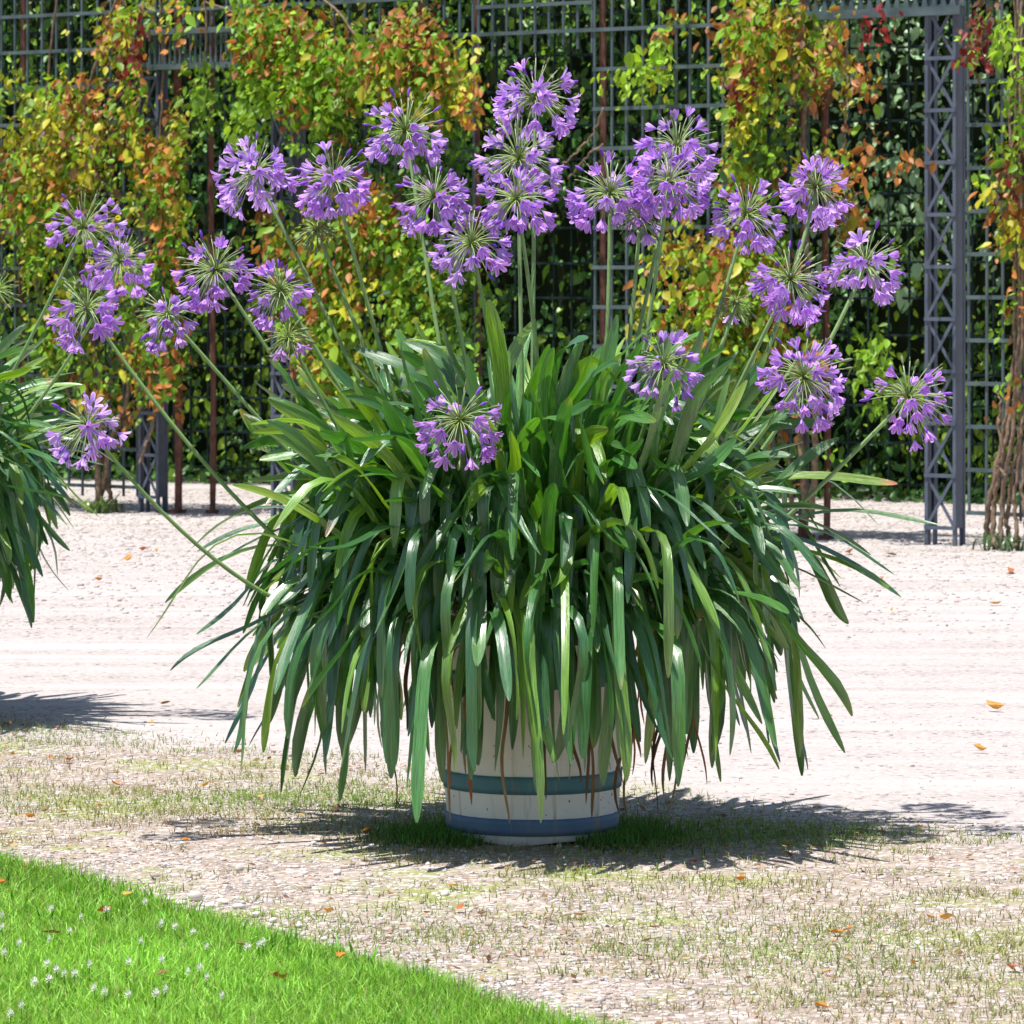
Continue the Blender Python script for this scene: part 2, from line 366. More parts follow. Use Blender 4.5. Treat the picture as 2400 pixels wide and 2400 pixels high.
# pebbles: one small stone shape in many sizes
def stones(x, y, size, cols, sink=.35):
    ico = []; ph = (1 + 5 ** .5) / 2
    B = np.array([(-1, ph, 0), (1, ph, 0), (-1, -ph, 0), (1, -ph, 0), (0, -1, ph), (0, 1, ph), (0, -1, -ph), (0, 1, -ph), (ph, 0, -1), (ph, 0, 1), (-ph, 0, -1), (-ph, 0, 1)]) / math.hypot(1, ph)
    FT = np.array([(0, 11, 5), (0, 5, 1), (0, 1, 7), (0, 7, 10), (0, 10, 11), (1, 5, 9), (5, 11, 4), (11, 10, 2), (10, 7, 6), (7, 1, 8), (3, 9, 4), (3, 4, 2), (3, 2, 6), (3, 6, 8), (3, 8, 9), (4, 9, 5), (2, 4, 11), (6, 2, 10), (8, 6, 7), (9, 8, 1)])
    n = len(x); sc3 = np.stack([rng.uniform(.8, 1.4, n), rng.uniform(.6, 1.0, n), rng.uniform(.35, .65, n)], 1) * (size / 2)[:, None]
    P = B[None] * (1 + .14 * rng.normal(0, 1, (n, 12, 1))) * sc3[:, None, :]
    a = rng.uniform(0, 6.283, n); ca = np.cos(a)[:, None]; sa = np.sin(a)[:, None]
    X = P[..., 0] * ca - P[..., 1] * sa; Yy = P[..., 0] * sa + P[..., 1] * ca
    Z = P[..., 2] + (sc3[:, 2] * (1 - sink * 2))[:, None]
    V = np.stack([X + x[:, None], Yy + y[:, None], Z], 2).reshape(-1, 3)
    T = (np.arange(n)[:, None, None] * 12 + FT[None]).reshape(-1, 3)
    return V, T, np.repeat(cols, 12, axis=0)
n = 230000
y = rng.uniform(6.8, 12.9, n); x = rng.uniform(-2.4, 2.4, n)
s = .703 * x + .711 * y - 7.99; el = x - lawn_edge(y)
dens = .20 + .5 * np.clip(vnoise(x * 4, y * 4, 41) , 0, 1) + .8 * np.exp(-(el / .30) ** 2) + gpatch(x, y, 500, 2030, .5, .4, .6) + gpatch(x, y, 1100, 2330, .4, .3, .7) + gpatch(x, y, 2300, 2050, .4, .3, .3)
dens *= np.where(s > .1, .10, 1.0)
dens -= gpatch(x, y, 1750, 1955, .34, .2, .5)
keep = (rng.random(n) < dens * .55) & (el > .0) & in_view(x, y, .7) & (np.hypot(x - TUBX, y - TUBY) > .215)
x = x[keep]; y = y[keep]; el = el[keep]; n = len(x)
size = rng.lognormal(math.log(.0068), .40, n).clip(.0035, .026)
pal = np.array([(.48, .44, .42), (.42, .37, .34), (.36, .34, .34), (.58, .55, .53), (.29, .235, .20), (.38, .31, .27)])
cols = pal[rng.choice(6, n, p=[.27, .22, .12, .16, .10, .13])] * rng.uniform(.8, 1.15, (n, 1))
V, T, C = stones(x, y, size, cols)
tag(obj('verge_gravel', mesh_np('verge_gravel', V, None, T, M['stone'], C)), 'pale pinkish gravel scattered over the verge', 'gravel', kind='stuff')
# brown litter flakes, bits of dry leaf and twig
n = 15000; y = rng.uniform(7.0, 13.0, n); x = rng.uniform(-1.8, 1.8, n); s_ = .703 * x + .711 * y - 7.99 + .2 * vnoise(x * 2.2, y * 2.2, 21)
keep = (x > lawn_edge(y)) & (s_ < rng.normal(0, .1, n)) & in_view(x, y, .1) & (rng.random(n) < .35 + .6 * vnoise(x * 4, y * 4, 51)) & (np.hypot(x - TUBX, y - TUBY) > .21); x = x[keep]; y = y[keep]; n = len(x)
a_ = rng.uniform(0, 6.283, n); L_ = rng.uniform(.004, .012, n)[:, None]; W_ = L_ * rng.uniform(.15, .6, (n, 1)); d_ = np.stack([np.cos(a_), np.sin(a_), rng.normal(0, .25, n)], 1); e_ = np.stack([-np.sin(a_), np.cos(a_), rng.normal(0, .4, n)], 1)
c_ = np.stack([x, y, rng.uniform(.006, .012, n)], 1)
V = np.stack([c_ - d_ * L_, c_ + e_ * W_, c_ + d_ * L_, c_ - e_ * W_], 1).reshape(-1, 3); Qa = np.arange(n * 4).reshape(-1, 4)
cols = np.array([(.26, .15, .08), (.40, .25, .13), (.17, .10, .06), (.45, .33, .2), (.33, .2, .12)])[rng.choice(5, n)] * rng.uniform(.8, 1.2, (n, 1))
tag(obj('leaf_litter', mesh_np('leaf_litter', V, Qa, None, M['bloom'], np.repeat(cols, 4, axis=0))), 'brown flakes of dry leaf litter strewn on the verge', 'litter', kind='stuff')
# larger gravel on the far path strip by the trellis
n = 22000; y = rng.uniform(15.5, 26.5, n); x = rng.uniform(-3.2, 3.2, n); ok = in_view(x, y, .1) & (rng.random(n) < np.clip((y - 15) / 6, .15, 1)); x = x[ok]; y = y[ok]; n = len(x)
V, T, C = stones(x, y, rng.lognormal(math.log(.015), .3, n), pal[rng.choice([0, 1, 3], n)] * rng.uniform(.85, 1.1, (n, 1)) * np.array([1.0, .95, .92]))
tag(obj('path_gravel', mesh_np('path_gravel', V, None, T, M['stone'], C)), 'loose pale gravel of the path before the trellis', 'gravel', kind='stuff')

# ------------------------------------------------------------------ strap leaves and agapanthus
def strap(base, az, th0, th1, L, w, s0, s1, twist=0.0, side=0.0, col=(.05, .16, .04), tipcol=None, n=15, keel=.16, wob=0.0, blunt=.5):
    """one arching strap leaf; th = angle from straight up, az = azimuth it leans to"""
    t = np.linspace(0, 1, n + 1)
    if n >= 10: t = np.concatenate([np.linspace(0, .87, n - 3), [.925, .962, .986, 1.0]])
    e = np.clip((t - s0) / (s1 - s0), 0, 1); e = e * e * (3 - 2 * e)
    th = th0 + (th1 - th0) * e + wob * np.sin(t * (6 + 5 * abs(math.sin(az * 7))) + az * 5) * np.minimum(1, t * 3)
    azz = az + side * t ** 1.5
    d = np.stack([np.sin(th) * np.cos(azz), np.sin(th) * np.sin(azz), np.cos(th)], 1)
    P = np.concatenate([[base], base + np.cumsum((d[:-1] + d[1:]) / 2 * (L * np.diff(t))[:, None], axis=0)])
    sv = np.stack([-np.sin(azz), np.cos(azz), 0 * azz], 1); nv = np.cross(d, sv)
    tw = twist * t ** 1.2; ca = np.cos(tw)[:, None]; sa = np.sin(tw)[:, None]
    sv, nv = sv * ca + nv * sa, nv * ca - sv * sa
    prof = (.70 + .30 * np.minimum(1, t / .4)) * np.clip((1 - t) / .115, 0, 1) ** blunt
    prof[-1] = .16
    w = w * .9
    hw = (w / 2 * prof)[:, None]; kd = (keel * w * prof)[:, None]
    # nv points to the underside or topside depending on lean; keel drops to the outside of the bend
    V = np.stack([P - sv * hw, P - sv * hw * .5 + nv * kd * -.55, P + nv * kd * -1., P + sv * hw * .5 + nv * kd * -.55, P + sv * hw], 1).reshape(-1, 3)
    r = np.arange(n)[:, None] * 5
    Q = np.concatenate([r + np.array([[k, k + 1, k + 6, k + 5]]) for k in range(4)])
    uu = np.tile(np.array([0, .25, .5, .75, 1.0]), n + 1); vv = np.repeat(t * L * 25, 5)
    luv = np.stack([uu + rng.uniform(0, 50), vv, 0 * vv], 1)
    c = np.array(col)[None] * np.ones((n + 1, 1))
    c = c * (1.0 + .25 * np.clip(1 - t / .25, 0, 1))[:, None] * np.array([1, 1, 1])
    c[:, 0] += .03 * np.clip(1 - t / .3, 0, 1)
    if tipcol is not None:
        k = np.clip((t - .925) / .055, 0, 1)[:, None]; c = c * (1 - k) + np.array(tipcol) * k
    C = np.repeat(c, 5, axis=0)
    C[0::5] *= 1.18; C[4::5] *= 1.18; C[2::5] *= 1.12
    return V, Q, C, luv
def join(parts):
    V = []; Q = []; C = []; U = []; o = 0
    for v, q, c, u in parts:
        V.append(v); Q.append(q + o); C.append(c); U.append(u); o += len(v)
    return np.concatenate(V), np.concatenate(Q), np.concatenate(C), np.concatenate(U)

def leaf_colour():
    r = random.random()
    if r < .55: c = np.array([.036, .140, .036])
    elif r < .82: c = np.array([.066, .200, .040])
    else: c = np.array([.15, .30, .035])
    return c * random.uniform(.8, 1.25)
def make_leaves(seed, extra=(), skirt=1.0, lift=0.0):
    global rng
    random.seed(seed); L = []
    U = random.uniform
    def one(r0, az, th0, th1, ln, w, s0, s1, z0=None, **kw):
        if z0 is None: z0 = .74 - 1.2 * r0 * r0 - .2 * r0 + lift
        baz = kw.pop('baz', az)
        b = np.array([r0 * math.cos(baz), r0 * math.sin(baz), z0])
        tip = None
        q = random.random()
        if q < .025: tip = (.30, .17, .07)
        elif q < .16: tip = (.17, .26, .035)
        L.append(strap(b, az, math.radians(th0), math.radians(th1), ln, w, s0, s1, kw.get('twist', U(-.7, .7)), kw.get('side', U(-.5, .5)), kw.get('col', leaf_colour()), kw.get('tip', tip), wob=kw.get('wob', U(-.30, .30))))
    def az_any(): return U(0, 6.283)
    for i in range(175):       # erect inner leaves
        baz = az_any(); az = baz + U(-.9, .9); r0 = .37 * math.sqrt(U(0, 1))
        one(r0, az, U(2, 14) + r0 * 60, U(25, 105), U(.38, .56), U(.029, .042), U(.25, .55), U(.8, 1.1), z0=.72 - .7 * r0 * r0, baz=baz, col=leaf_colour() * np.array([1.25, 1.18, .8]), twist=U(-1.4, 1.4))
    for i in range(100):       # straight ones radiating out of the flanks
        baz = az_any(); az = baz + U(-.5, .5); t0 = U(22, 62)
        one(U(.12, .33), az, t0, t0 + U(5, 55), U(.40, .58), U(.024, .036), U(.3, .6), 1.0, baz=baz, twist=U(-1.4, 1.4), col=leaf_colour() * np.array([1.25, 1.15, .8]))
    for i in range(80):        # upper ones nodding at the tip
        baz = az_any(); az = baz + U(-.9, .9); r0 = U(.05, .30)
        one(r0, az, U(4, 20) + r0 * 60, U(110, 170), U(.42, .60), U(.027, .040), U(.40, .55), U(.68, .95), baz=baz, twist=U(-1.2, 1.2))
    for i in range(260):       # arching leaves that fold over
        az = az_any(); f0 = U(.25, .58); one(U(.08, .33), az + U(-.7, .7), U(14, 55), U(120, 184), U(.38, .62), U(.024, .038), f0, min(1., f0 + U(.2, .42)), baz=az, twist=U(-1.4, 1.4), side=U(-1., 1.))
    for i in range(260):       # shoulder leaves
        az = az_any(); f0 = U(.18, .5); one(U(.18, .36), az + U(-.6, .6), U(40, 80), U(130, 186), U(.34, .60), U(.022, .036), f0, min(1., f0 + U(.2, .45)), baz=az, twist=U(-1.4, 1.4), side=U(-1., 1.))
    for i in range(210):       # hanging skirt
        az = az_any() if i % 3 else U(math.pi, 2 * math.pi)
        front = max(0.0, math.cos(az + math.pi / 2))
        ln = (.36 + .40 * U(0, 1) ** 1.5) * (1 - .10 * front ** 1.5) * skirt
        one(U(.24, .35), az + U(-.5, .5), U(55, 98), U(150, 192), ln, U(.021, .035), U(.03, .25), U(.38, .8), baz=az, side=U(-1.1, 1.1), twist=U(-1.4, 1.4))
    for i in range(44):        # front curtain over the tub
        az = U(math.radians(215), math.radians(325)); one(U(.27, .36), az + U(-.5, .5), U(55, 95), U(165, 190), U(.40, .66) * skirt, U(.022, .036), U(.05, .3), U(.45, .8), baz=az, side=U(-1.2, 1.2), twist=U(-1.4, 1.4), z0=U(.52, .64))
    for i in range(40):        # long wild ones reaching out
        az = az_any(); one(U(.2, .34), az, U(45, 80), U(95, 155), U(.50, .72), U(.018, .030), U(.1, .3), U(.8, 1.0))
    for a in extra: one(**a)
    return L
def make_dry(seed, nd):
    random.seed(seed); U = random.uniform; D = []
    for i in range(nd):
        az = U(0, 6.283); r0 = U(.2, .31)
        c = np.array(random.choice([(.22, .13, .07), (.34, .23, .13), (.16, .10, .055), (.34, .14, .06)])) * U(.8, 1.2)
        D.append(strap(np.array([r0 * math.cos(az), r0 * math.sin(az), U(.45, .58)]), az + U(-.5, .5), math.radians(U(70, 120)), math.radians(180), U(.24, .52), U(.004, .012), .02, .3, U(-5, 5), U(-1, 1), c, None, n=16, keel=.6, wob=random.choice((-1, 1)) * U(.15, .45)))
    return D

# floret: six-tepalled trumpet
def floret_mesh(name, size, open_, seed):
    r = random.Random(seed); V = []; Q = []; T = []; C = []
    deep = np.array([.45, .15, .68]); pale = np.array([.75, .52, .90]); throat = np.array([.56, .33, .81])
    if seed >= 60: deep = np.array([.50, .25, .75]); pale = np.array([.80, .64, .93])
    L = .034 * size
    V.append((0, 0, -.002)); C.append(np.array([.16, .15, .30]))
    k = 12
    for z, rad, c in ((.10, .0022, np.array([.28, .20, .52])), (.36, .0062, throat)):
        for j in range(k):
            a = 2 * math.pi * j / k; V.append((rad * size * math.cos(a), rad * size * math.sin(a), z * L)); C.append(c)
    for j in range(k): T.append((0, 1 + (j + 1) % k, 1 + j))
    for j in range(k): Q.append((1 + j, 1 + (j + 1) % k, 13 + (j + 1) % k, 13 + j))
    for p in range(6):
        a0 = 2 * math.pi * p / 6; out = open_ * r.uniform(.8, 1.2)
        rows = []
        for z, rad, hw in ((.66, .0100 + .003 * out, .0062), (.90, .0125 + .008 * out, .0060), (1.03 - .1 * out, .0135 + .0125 * out, .0022)):
            row = []
            for sgn, dr in ((-1, .0), (0, .0013), (1, .0)):
                x = (rad + dr) * size; yv = sgn * hw * size
                V.append((x * math.cos(a0) - yv * math.sin(a0), x * math.sin(a0) + yv * math.cos(a0), z * L))
                C.append(pale * .8 + deep * .2 if sgn else deep); row.append(len(V) - 1)
            rows.append(row)
        b0 = 13 + (2 * p - 1) % 12; b1 = 13 + 2 * p; b2 = 13 + (2 * p + 1) % 12
        Q += [(b0, b1, rows[0][1], rows[0][0]), (b1, b2, rows[0][2], rows[0][1])]
        for i in range(2):
            for q in range(2): Q.append((rows[i][q], rows[i][q + 1], rows[i + 1][q + 1], rows[i + 1][q]))
    return np.array(V), np.array(Q), np.array(T), np.array(C) * r.uniform(.85, 1.15)
FL = [floret_mesh('floret', s * .95, o, 50 + 10 * fam + i) for fam in (0, 1) for i, (s, o) in enumerate(((.90, 1.0), (.84, .7), (.92, .45), (.8, .2), (.94, 1.25), (.82, .05)))]
FLM = [mesh_np('floret', v, q, t, M['petal'], c) for v, q, t, c in FL]
def bud_arrays():
    V = []; k = 5; prof = ((0.0, .0008), (.3, .0030), (.62, .0036), (.86, .0024), (1.0, .0004)); L = .024
    for z, r in prof:
        for j in range(k): V.append((r * math.cos(2 * math.pi * j / k), r * math.sin(2 * math.pi * j / k), z * L))
    Q = [(i * k + j, i * k + (j + 1) % k, (i + 1) * k + (j + 1) % k, (i + 1) * k + j) for i in range(len(prof) - 1) for j in range(k)]
    return np.array(V), np.array(Q)
BUD = bud_arrays()
def frame(d, roll):
    d = d / np.linalg.norm(d); ref = np.array([0, 0, 1.0]) if abs(d[2]) < .95 else np.array([1.0, 0, 0])
    u = np.cross(ref, d); u /= np.linalg.norm(u); v = np.cross(d, u)
    c, s = math.cos(roll), math.sin(roll)
    return np.stack([u * c + v * s, v * c - u * s, d], 1)

def umbel(plant, hub, base, ctrl, R, seed, full=1.0, green=0.0, n_single=11, rad0=.0062):
    """one flower stalk (part): stem mesh; florets, buds and pedicels are its sub-parts. Coordinates local to plant"""
    r = random.Random(seed); hub = np.array(hub); base = np.array(base); ctrl = np.array(ctrl)
    t = np.linspace(0, 1, 22)[:, None]
    P = (1 - t) ** 2 * base + 2 * t * (1 - t) * ctrl + t ** 2 * hub
    sm = MB(); g0 = np.array([.13, .25, .07]); g1 = np.array([.21, .34, .12])
    sm.tube(P, np.linspace(rad0, rad0 * .72, 22), 8, g0 * (1 - t) + g1 * t)
    stalk = sm.build('flower_stalk', M['stem'], plant, True)
    ax = P[-1] - P[-3]; ax /= np.linalg.norm(ax); A = frame(ax, 0)
    ped = MB(); bud = MB(); items = []
    stage = r.choice(((0, 0, 1, 1, 2, 2, 3, 4, 5), (2, 3, 3, 5, 5, 1), (0, 4, 4, 1, 2, 0)))     # how far this head has opened
    palef = r.choice((.1, .3, .6, .85))
    # bract scar / hub knob
    ped.tube([hub - ax * .006, hub + ax * .001, hub + ax * .008], [.005, .0075, .003], 7, (.16, .20, .06))
    npd = int(r.uniform(66, 84) * (.75 + .25 * full))
    for i in range(npd):
        ze = 1 - (i + .5) / npd * 1.55                         # golden spiral down to below the equator
        ze = max(-.62, ze + r.uniform(-.08, .08)); az = i * 2.39996 + r.uniform(-.25, .25)
        rr = math.sqrt(max(0, 1 - ze * ze))
        d = A @ np.array([rr * math.cos(az), rr * math.sin(az), ze])
        kind = 'bare'
        pf = full * (.20 if ze > .8 else .42 if ze > .45 else .58)
        q = r.random()
        if q < pf: kind = 'floret'
        elif q < pf + .28: kind = 'bud'
        Lp = (R - (.030 if kind == 'floret' else .018)) * r.uniform(.82, 1.08) * (1.08 if ze > .6 else 1.0)
        droop = .012 + .012 * (kind == 'floret')
        p0 = hub + ax * .002; p2 = hub + d * Lp - np.array([0, 0, droop * rr]); p1 = hub + d * Lp * .55 + np.array([0, 0, .006])
        tt = np.linspace(0, 1, 4)[:, None]; pp = (1 - tt) ** 2 * p0 + 2 * tt * (1 - tt) * p1 + tt ** 2 * p2
        cg = np.array([.29, .42, .08]) * (1 - tt) + np.array([.36, .43, .26] if green < .5 else [.30, .38, .14]) * tt
        ped.tube(pp, [.0014, .0011, .0010, .0010], 4, cg * r.uniform(.8, 1.15))
        ed = pp[-1] - pp[-2]; ed = ed / np.linalg.norm(ed) + np.array([0, 0, -.08 if kind == 'floret' else .05]) + np.array([r.uniform(-.2, .2) for _ in range(3)])
        ed /= np.linalg.norm(ed); Rm = frame(ed, r.uniform(0, 6.28))
        if kind == 'floret': items.append((pp[-1], Rm, r.choice(stage) + (6 if r.random() < palef else 0)))
        elif kind == 'bud':
            s = r.uniform(.75, 1.15); gb = r.random() < .35 + green
            bud.add(pp[-1] + (BUD[0] * s) @ Rm.T, BUD[1], None, np.array([.24, .30, .14] if gb else [.26, .09, .55]) * r.uniform(.8, 1.3))
        else:
            s = r.uniform(.4, .6)
            bud.add(pp[-1] + (BUD[0] * s) @ Rm.T, BUD[1], None, np.array([.22, .28, .10]) * r.uniform(.8, 1.2))
    ped.build('pedicels', M['stem'], stalk, True)
    tag(bud.build('buds', M['petal'], stalk, True), kind='stuff')
    items.sort(key=lambda it: it[0][1])                       # nearest florets become objects of their own
    for p, Rm, k in items[:n_single]:
        o = obj('floret', FLM[k], stalk)
        mw = np.eye(4); mw[:3, :3] = Rm; mw[:3, 3] = p; o.matrix_basis = Matrix(mw.tolist())
    if len(items) > n_single:
        rest = MB()
        for p, Rm, k in items[n_single:]:
            v, q, t_, c = FL[k]; rest.add(p + v @ Rm.T, q, t_, c)
        tag(rest.build('florets', M['petal'], stalk, True), kind='stuff')
    return stalk

def plant_obj(name, origin, leaves, dry, label, n_ind, score):
    root = empty(name, origin); tag(root, label, 'flowering plant', 'agapanthus plants in tubs')
    order = sorted(range(len(leaves)), key=lambda i: score(leaves[i][0]))
    for i in order[:n_ind]:
        v, q, c, u = leaves[i]; obj('leaf', mesh_np('leaf', v, q, None, M['strap'], c, u), root)
    v, q, c, u = join([leaves[i] for i in order[n_ind:]])
    tag(obj('leaves', mesh_np('leaves', v, q, None, M['strap'], c, u), root), kind='stuff')
    for v, q, c, u in dry: obj('withered_leaf', mesh_np('withered_leaf', v, q, None, M['dry'], c, u), root)
    # rhizome clump the leaves grow from
    cl = MB(); cl.lathe([(.005, .73), (.10, .70), (.19, .65), (.27, .57), (.25, .50), (.17, .43)], 28, (.10, .075, .045))
    cl.build('root_clump', M['dry'], root, True)
    return root

def tub(origin, label):
    root = empty('planter_tub', origin); tag(root, label, 'planter', 'striped tubs')
    R0 = .192
    def rad(z): return R0 + .014 * math.sin(math.pi * min(1, z / .47)) - .004 * z / .47
    zs = np.linspace(0.004, .47, 24)
    b = MB(); k = 44; V = []
    for zi, z in enumerate(list(zs)):
        for j in range(k * 2):
            a = math.pi * j / k; stave = .0035 * (.3 if j % 4 else -1)
            V.append(((rad(z) + stave * .5) * math.cos(a), (rad(z) + stave * .5) * math.sin(a), z + (.004 * math.sin(a * 5 + 1) if zi == 0 else 0)))
    kk = k * 2
    Qb = [(i * kk + j, i * kk + (j + 1) % kk, (i + 1) * kk + (j + 1) % kk, (i + 1) * kk + j) for i in range(len(zs) - 1) for j in range(kk)]
    b.add(V, Qb); b.build('staves', M['tubwhite'], root, True)
    for z0, z1 in ((.022, .060), (.116, .156), (.352, .385)):
        h = MB(); e = .004
        zz = np.linspace(z0, z1, 4); h.lathe([(rad(z0) - .004, z0)] + [(rad(z) + e, z) for z in zz] + [(rad(z1) - .004, z1)], 72)
        h.build('hoop', M['tubblue'] if z0 < .1 else M['tubteal'], root, True)
    r = MB(); r.lathe([(rad(.47) + .004, .455), (rad(.47) + .007, .475), (rad(.47) - .012, .478), (rad(.47) - .014, .40)], 60); r.build('rim', M['tubwhite'], root, True)
    s = MB(); s.lathe([(.001, .44), (.10, .44), (.176, .43)], 40); s.build('soil', M['soil'], root, True)
    return root

MAIN = np.array([TUBX, TUBY, 0.0])
def side_leaf(px0, py0, px1, py1): return None
extra = [
    dict(r0=.26, az=math.radians(8), th0=66, th1=98, ln=.62, w=.034, s0=.2, s1=.9, z0=.70, twist=.9, side=.0, col=np.array([.16, .28, .02]), tip=(.45, .18, .08), wob=.02),
    dict(r0=.30, az=math.radians(176), th0=52, th1=40, ln=.52, w=.040, s0=.2, s1=.9, z0=.62, twist=-1.0, side=0., col=np.array([.13, .28, .03]), tip=(.3, .25, .04), wob=.02),
    dict(r0=.32, az=math.radians(-8), th0=80, th1=128, ln=.56, w=.036, s0=.2, s1=.9, z0=.66, twist=.4, side=0.),
    dict(r0=.30, az=math.radians(186), th0=78, th1=132, ln=.58, w=.030, s0=.1, s1=.9, z0=.52, twist=-.4, side=0.),
    dict(r0=.08, az=math.radians(10), baz=math.radians(200), th0=-2, th1=22, ln=.60, w=.040, s0=.3, s1=1., z0=.60, twist=.9, side=0., col=np.array([.14, .27, .02])),
    dict(r0=.05, az=math.radians(0), baz=math.radians(200), th0=8, th1=35, ln=.58, w=.034, s0=.3, s1=1., z0=.58, twist=1.2, side=0., col=np.array([.12, .24, .02])),
    dict(r0=.12, az=math.radians(10), baz=math.radians(0), th0=4, th1=14, ln=.60, w=.036, s0=.3, s1=1., z0=.60, twist=1.0, side=0., col=np.array([.07, .21, .03])),
    dict(r0=.18, az=math.radians(5), baz=math.radians(0), th0=6, th1=30, ln=.58, w=.040, s0=.3, s1=1., z0=.58, twist=-1.0, side=0.),
]
tub(tuple(MAIN), 'white painted tub with three blue stripes under the large agapanthus')
lv = make_leaves(101, extra)
plant = plant_obj('agapanthus_plant', tuple(MAIN), lv, make_dry(102, 52),
    'full agapanthus with many purple flower heads growing in the striped tub', 300, lambda v: v[:, 1].mean())

# flower heads: hub pixel (in 1932 units), depth offset, radius px, base pixel, fullness, sag
HEADS = [
 (1010, 188, .18, 86, 1003, 800, 1.0, .0), (766, 250, .22, 84, 850, 800, 1.0, .0), (483, 330, .10, 80, 800, 960, .95, .03),
 (630, 342, -.02, 78, 770, 860, .95, .02), (820, 376, -.05, 78, 905, 800, .95, .0), (978, 302, .08, 90, 985, 800, 1.15, .0),
 (975, 378, -.10, 80, 1040, 800, 1.1, .0), (889, 462, -.15, 80, 950, 740, .8, .0), (1150, 368, .05, 84, 1150, 800, .95, .0),
 (1278, 280, .20, 86, 1170, 800, 1.05, .0), (1262, 345, .0, 80, 1200, 800, 1.1, .0), (1408, 408, .12, 80, 1290, 820, .95, .02),
 (1540, 358, .25, 74, 1420, 830, .75, .02), (1490, 530, -.12, 80, 1330, 860, .9, .03), (1632, 500, .15, 80, 1490, 830, .8, .03),
 (1252, 690, -.38, 80, 1130, 1080, .75, .05), (1515, 715, -.25, 94, 1240, 1080, .95, .06), (1712, 752, -.10, 90, 1330, 1120, .8, .16),
 (868, 795, -.52, 86, 960, 1080, .8, .03), (408, 512, -.05, 80, 730, 1000, .85, .05), (530, 552, .02, 70, 800, 980, .7, .05),
 (318, 597, -.12, 64, 690, 1020, .5, .07), (166, 806, -.20, 76, 520, 1165, .55, .17), (165, 585, .0, 80, 560, 1080, .75, .10),
 (598, 438, .05, 44, 790, 900, .05, .03), (545, 640, -.1, 50, 720, 960, .10, .05), (1388, 575, .1, 44, 1290, 860, .12, .02),
 (1207, 415, .1, 50, 1180, 800, .1, .0),
]
for i, (hx, hy, dz, rp, bx, by, full, sag) in enumerate(HEADS):
    Yh = TUBY + dz; H = at(hx * K, hy * K, Yh) - MAIN
    Yb = TUBY + .35 * dz
    B = at(bx * K, by * K, Yb) - MAIN
    # root the stalk in the clump: carry it on down to clump height
    c0 = np.array([np.clip(B[0] * .55, -.22, .22), np.clip(B[1] * .6, -.2, .2), .52])
    ctrl = (B * 1.0) + (c0 - B) * .12
    lean = np.array([H[0] - c0[0], H[1] - c0[1], 0.0])
    ctrl = ctrl + np.array([0, 0, -sag * .5])
    # quadratic through B at mid-way: control = 2B - (c0+H)/2 blended for smoothness
    cc = 2 * B - .5 * (c0 + H); wgt = .55 if sag < .1 else .8
    ctrl = cc * wgt + (.5 * (c0 + H)) * (1 - wgt)
    umbel(plant, H, c0, ctrl, rp * K / F * Yh, 300 + i, full, 1.0 if full < .2 else 0.0, 11 if full > .3 else 5)

# neighbour plant, mostly beyond the left edge of the photograph
NB = np.array([-1.95, 12.75, 0.0])
tub(tuple(NB), 'white painted tub with blue stripes under the neighbouring agapanthus')
lv2 = make_leaves(205, (), .85, .07)
plant2 = plant_obj('agapanthus_plant', tuple(NB), lv2, make_dry(206, 40),
    'neighbouring agapanthus cut off by the picture edge, two flower heads leaning out', 150, lambda v: -(v[:, 0].max() - .3 * v[:, 1].mean()))
for i, (hx, hy, dz, rp, bx, by, full) in enumerate(((156, 432, -.1, 80, 10, 740, .9), (226, 495, -.2, 70, 90, 760, .9), (-8, 552, .1, 50, -60, 720, .02), (-120, 300, .1, 80, -200, 700, .9), (-300, 250, .2, 80, -300, 700, .9), (-420, 330, -.2, 80, -400, 700, .9))):
    Yh = NB[1] + dz; H = at(hx * K, hy * K, Yh) - NB; B = at(bx * K, by * K, NB[1] + .4 * dz) - NB
    c0 = np.array([np.clip(B[0] * .5, -.22, .22), np.clip(B[1] * .6, -.2, .2), .52])
    ctrl = (2 * B - .5 * (c0 + H)) * .7 + .5 * (c0 + H) * .3
    umbel(plant2, H, c0, ctrl, rp * K / F * Yh, 400 + i, full, 1.0 if full < .2 else 0.0, 11)

# ------------------------------------------------------------------ the trellis arbour
A0 = np.array([-2.03, 24.0]); C0 = np.array([2.06, 21.0])
U_ = (C0 - A0) / np.linalg.norm(C0 - A0); NRM = np.array([U_[1], -U_[0]])          # NRM points to the camera side
RZ = math.atan2(U_[1], U_[0])
def wall_u(px, off=0.0):
    """distance along the front wall (from post A) of a photo column; off metres towards the camera"""
    O = A0 + NRM * off; k = (px - 1200) / F
    # O.x + u*U.x = k*(O.y + u*U.y)
    return (k * O[1] - O[0]) / (U_[0] - k * U_[1])
def wall_pt(px, py, off=0.0):
    u = wall_u(px, off); p = A0 + NRM * off + U_ * u
    return np.array([p[0], p[1], CAMH - (py - HOR) / F * p[1]])
def wall_xy(u, off=0.0):
    p = A0 + NRM * off + U_ * u; return (p[0], p[1], 0.0)
R0_ = np.array([-1.88, 27.7]); R1_ = np.array([1.99, 25.6]); RU = (R1_ - R0_) / np.linalg.norm(R1_ - R0_); RN = np.array([RU[1], -RU[0]])
RRZ = math.atan2(RU[1], RU[0])
def rear_u(px, off=0.0):
    O = R0_ + RN * off; k = (px - 1200) / F
    return (k * O[1] - O[0]) / (RU[0] - k * RU[1])
def rear_pt(px, py, off=0.0):
    p = R0_ + RN * off + RU * rear_u(px, off); return np.array([p[0], p[1], CAMH - (py - HOR) / F * p[1]])

def part_bar(name, parent, mat, a, b, w, d, up=(0, 1, 0)):
    m = MB(); m.bar(a, b, w, d, up); return m.build(name, mat, parent)

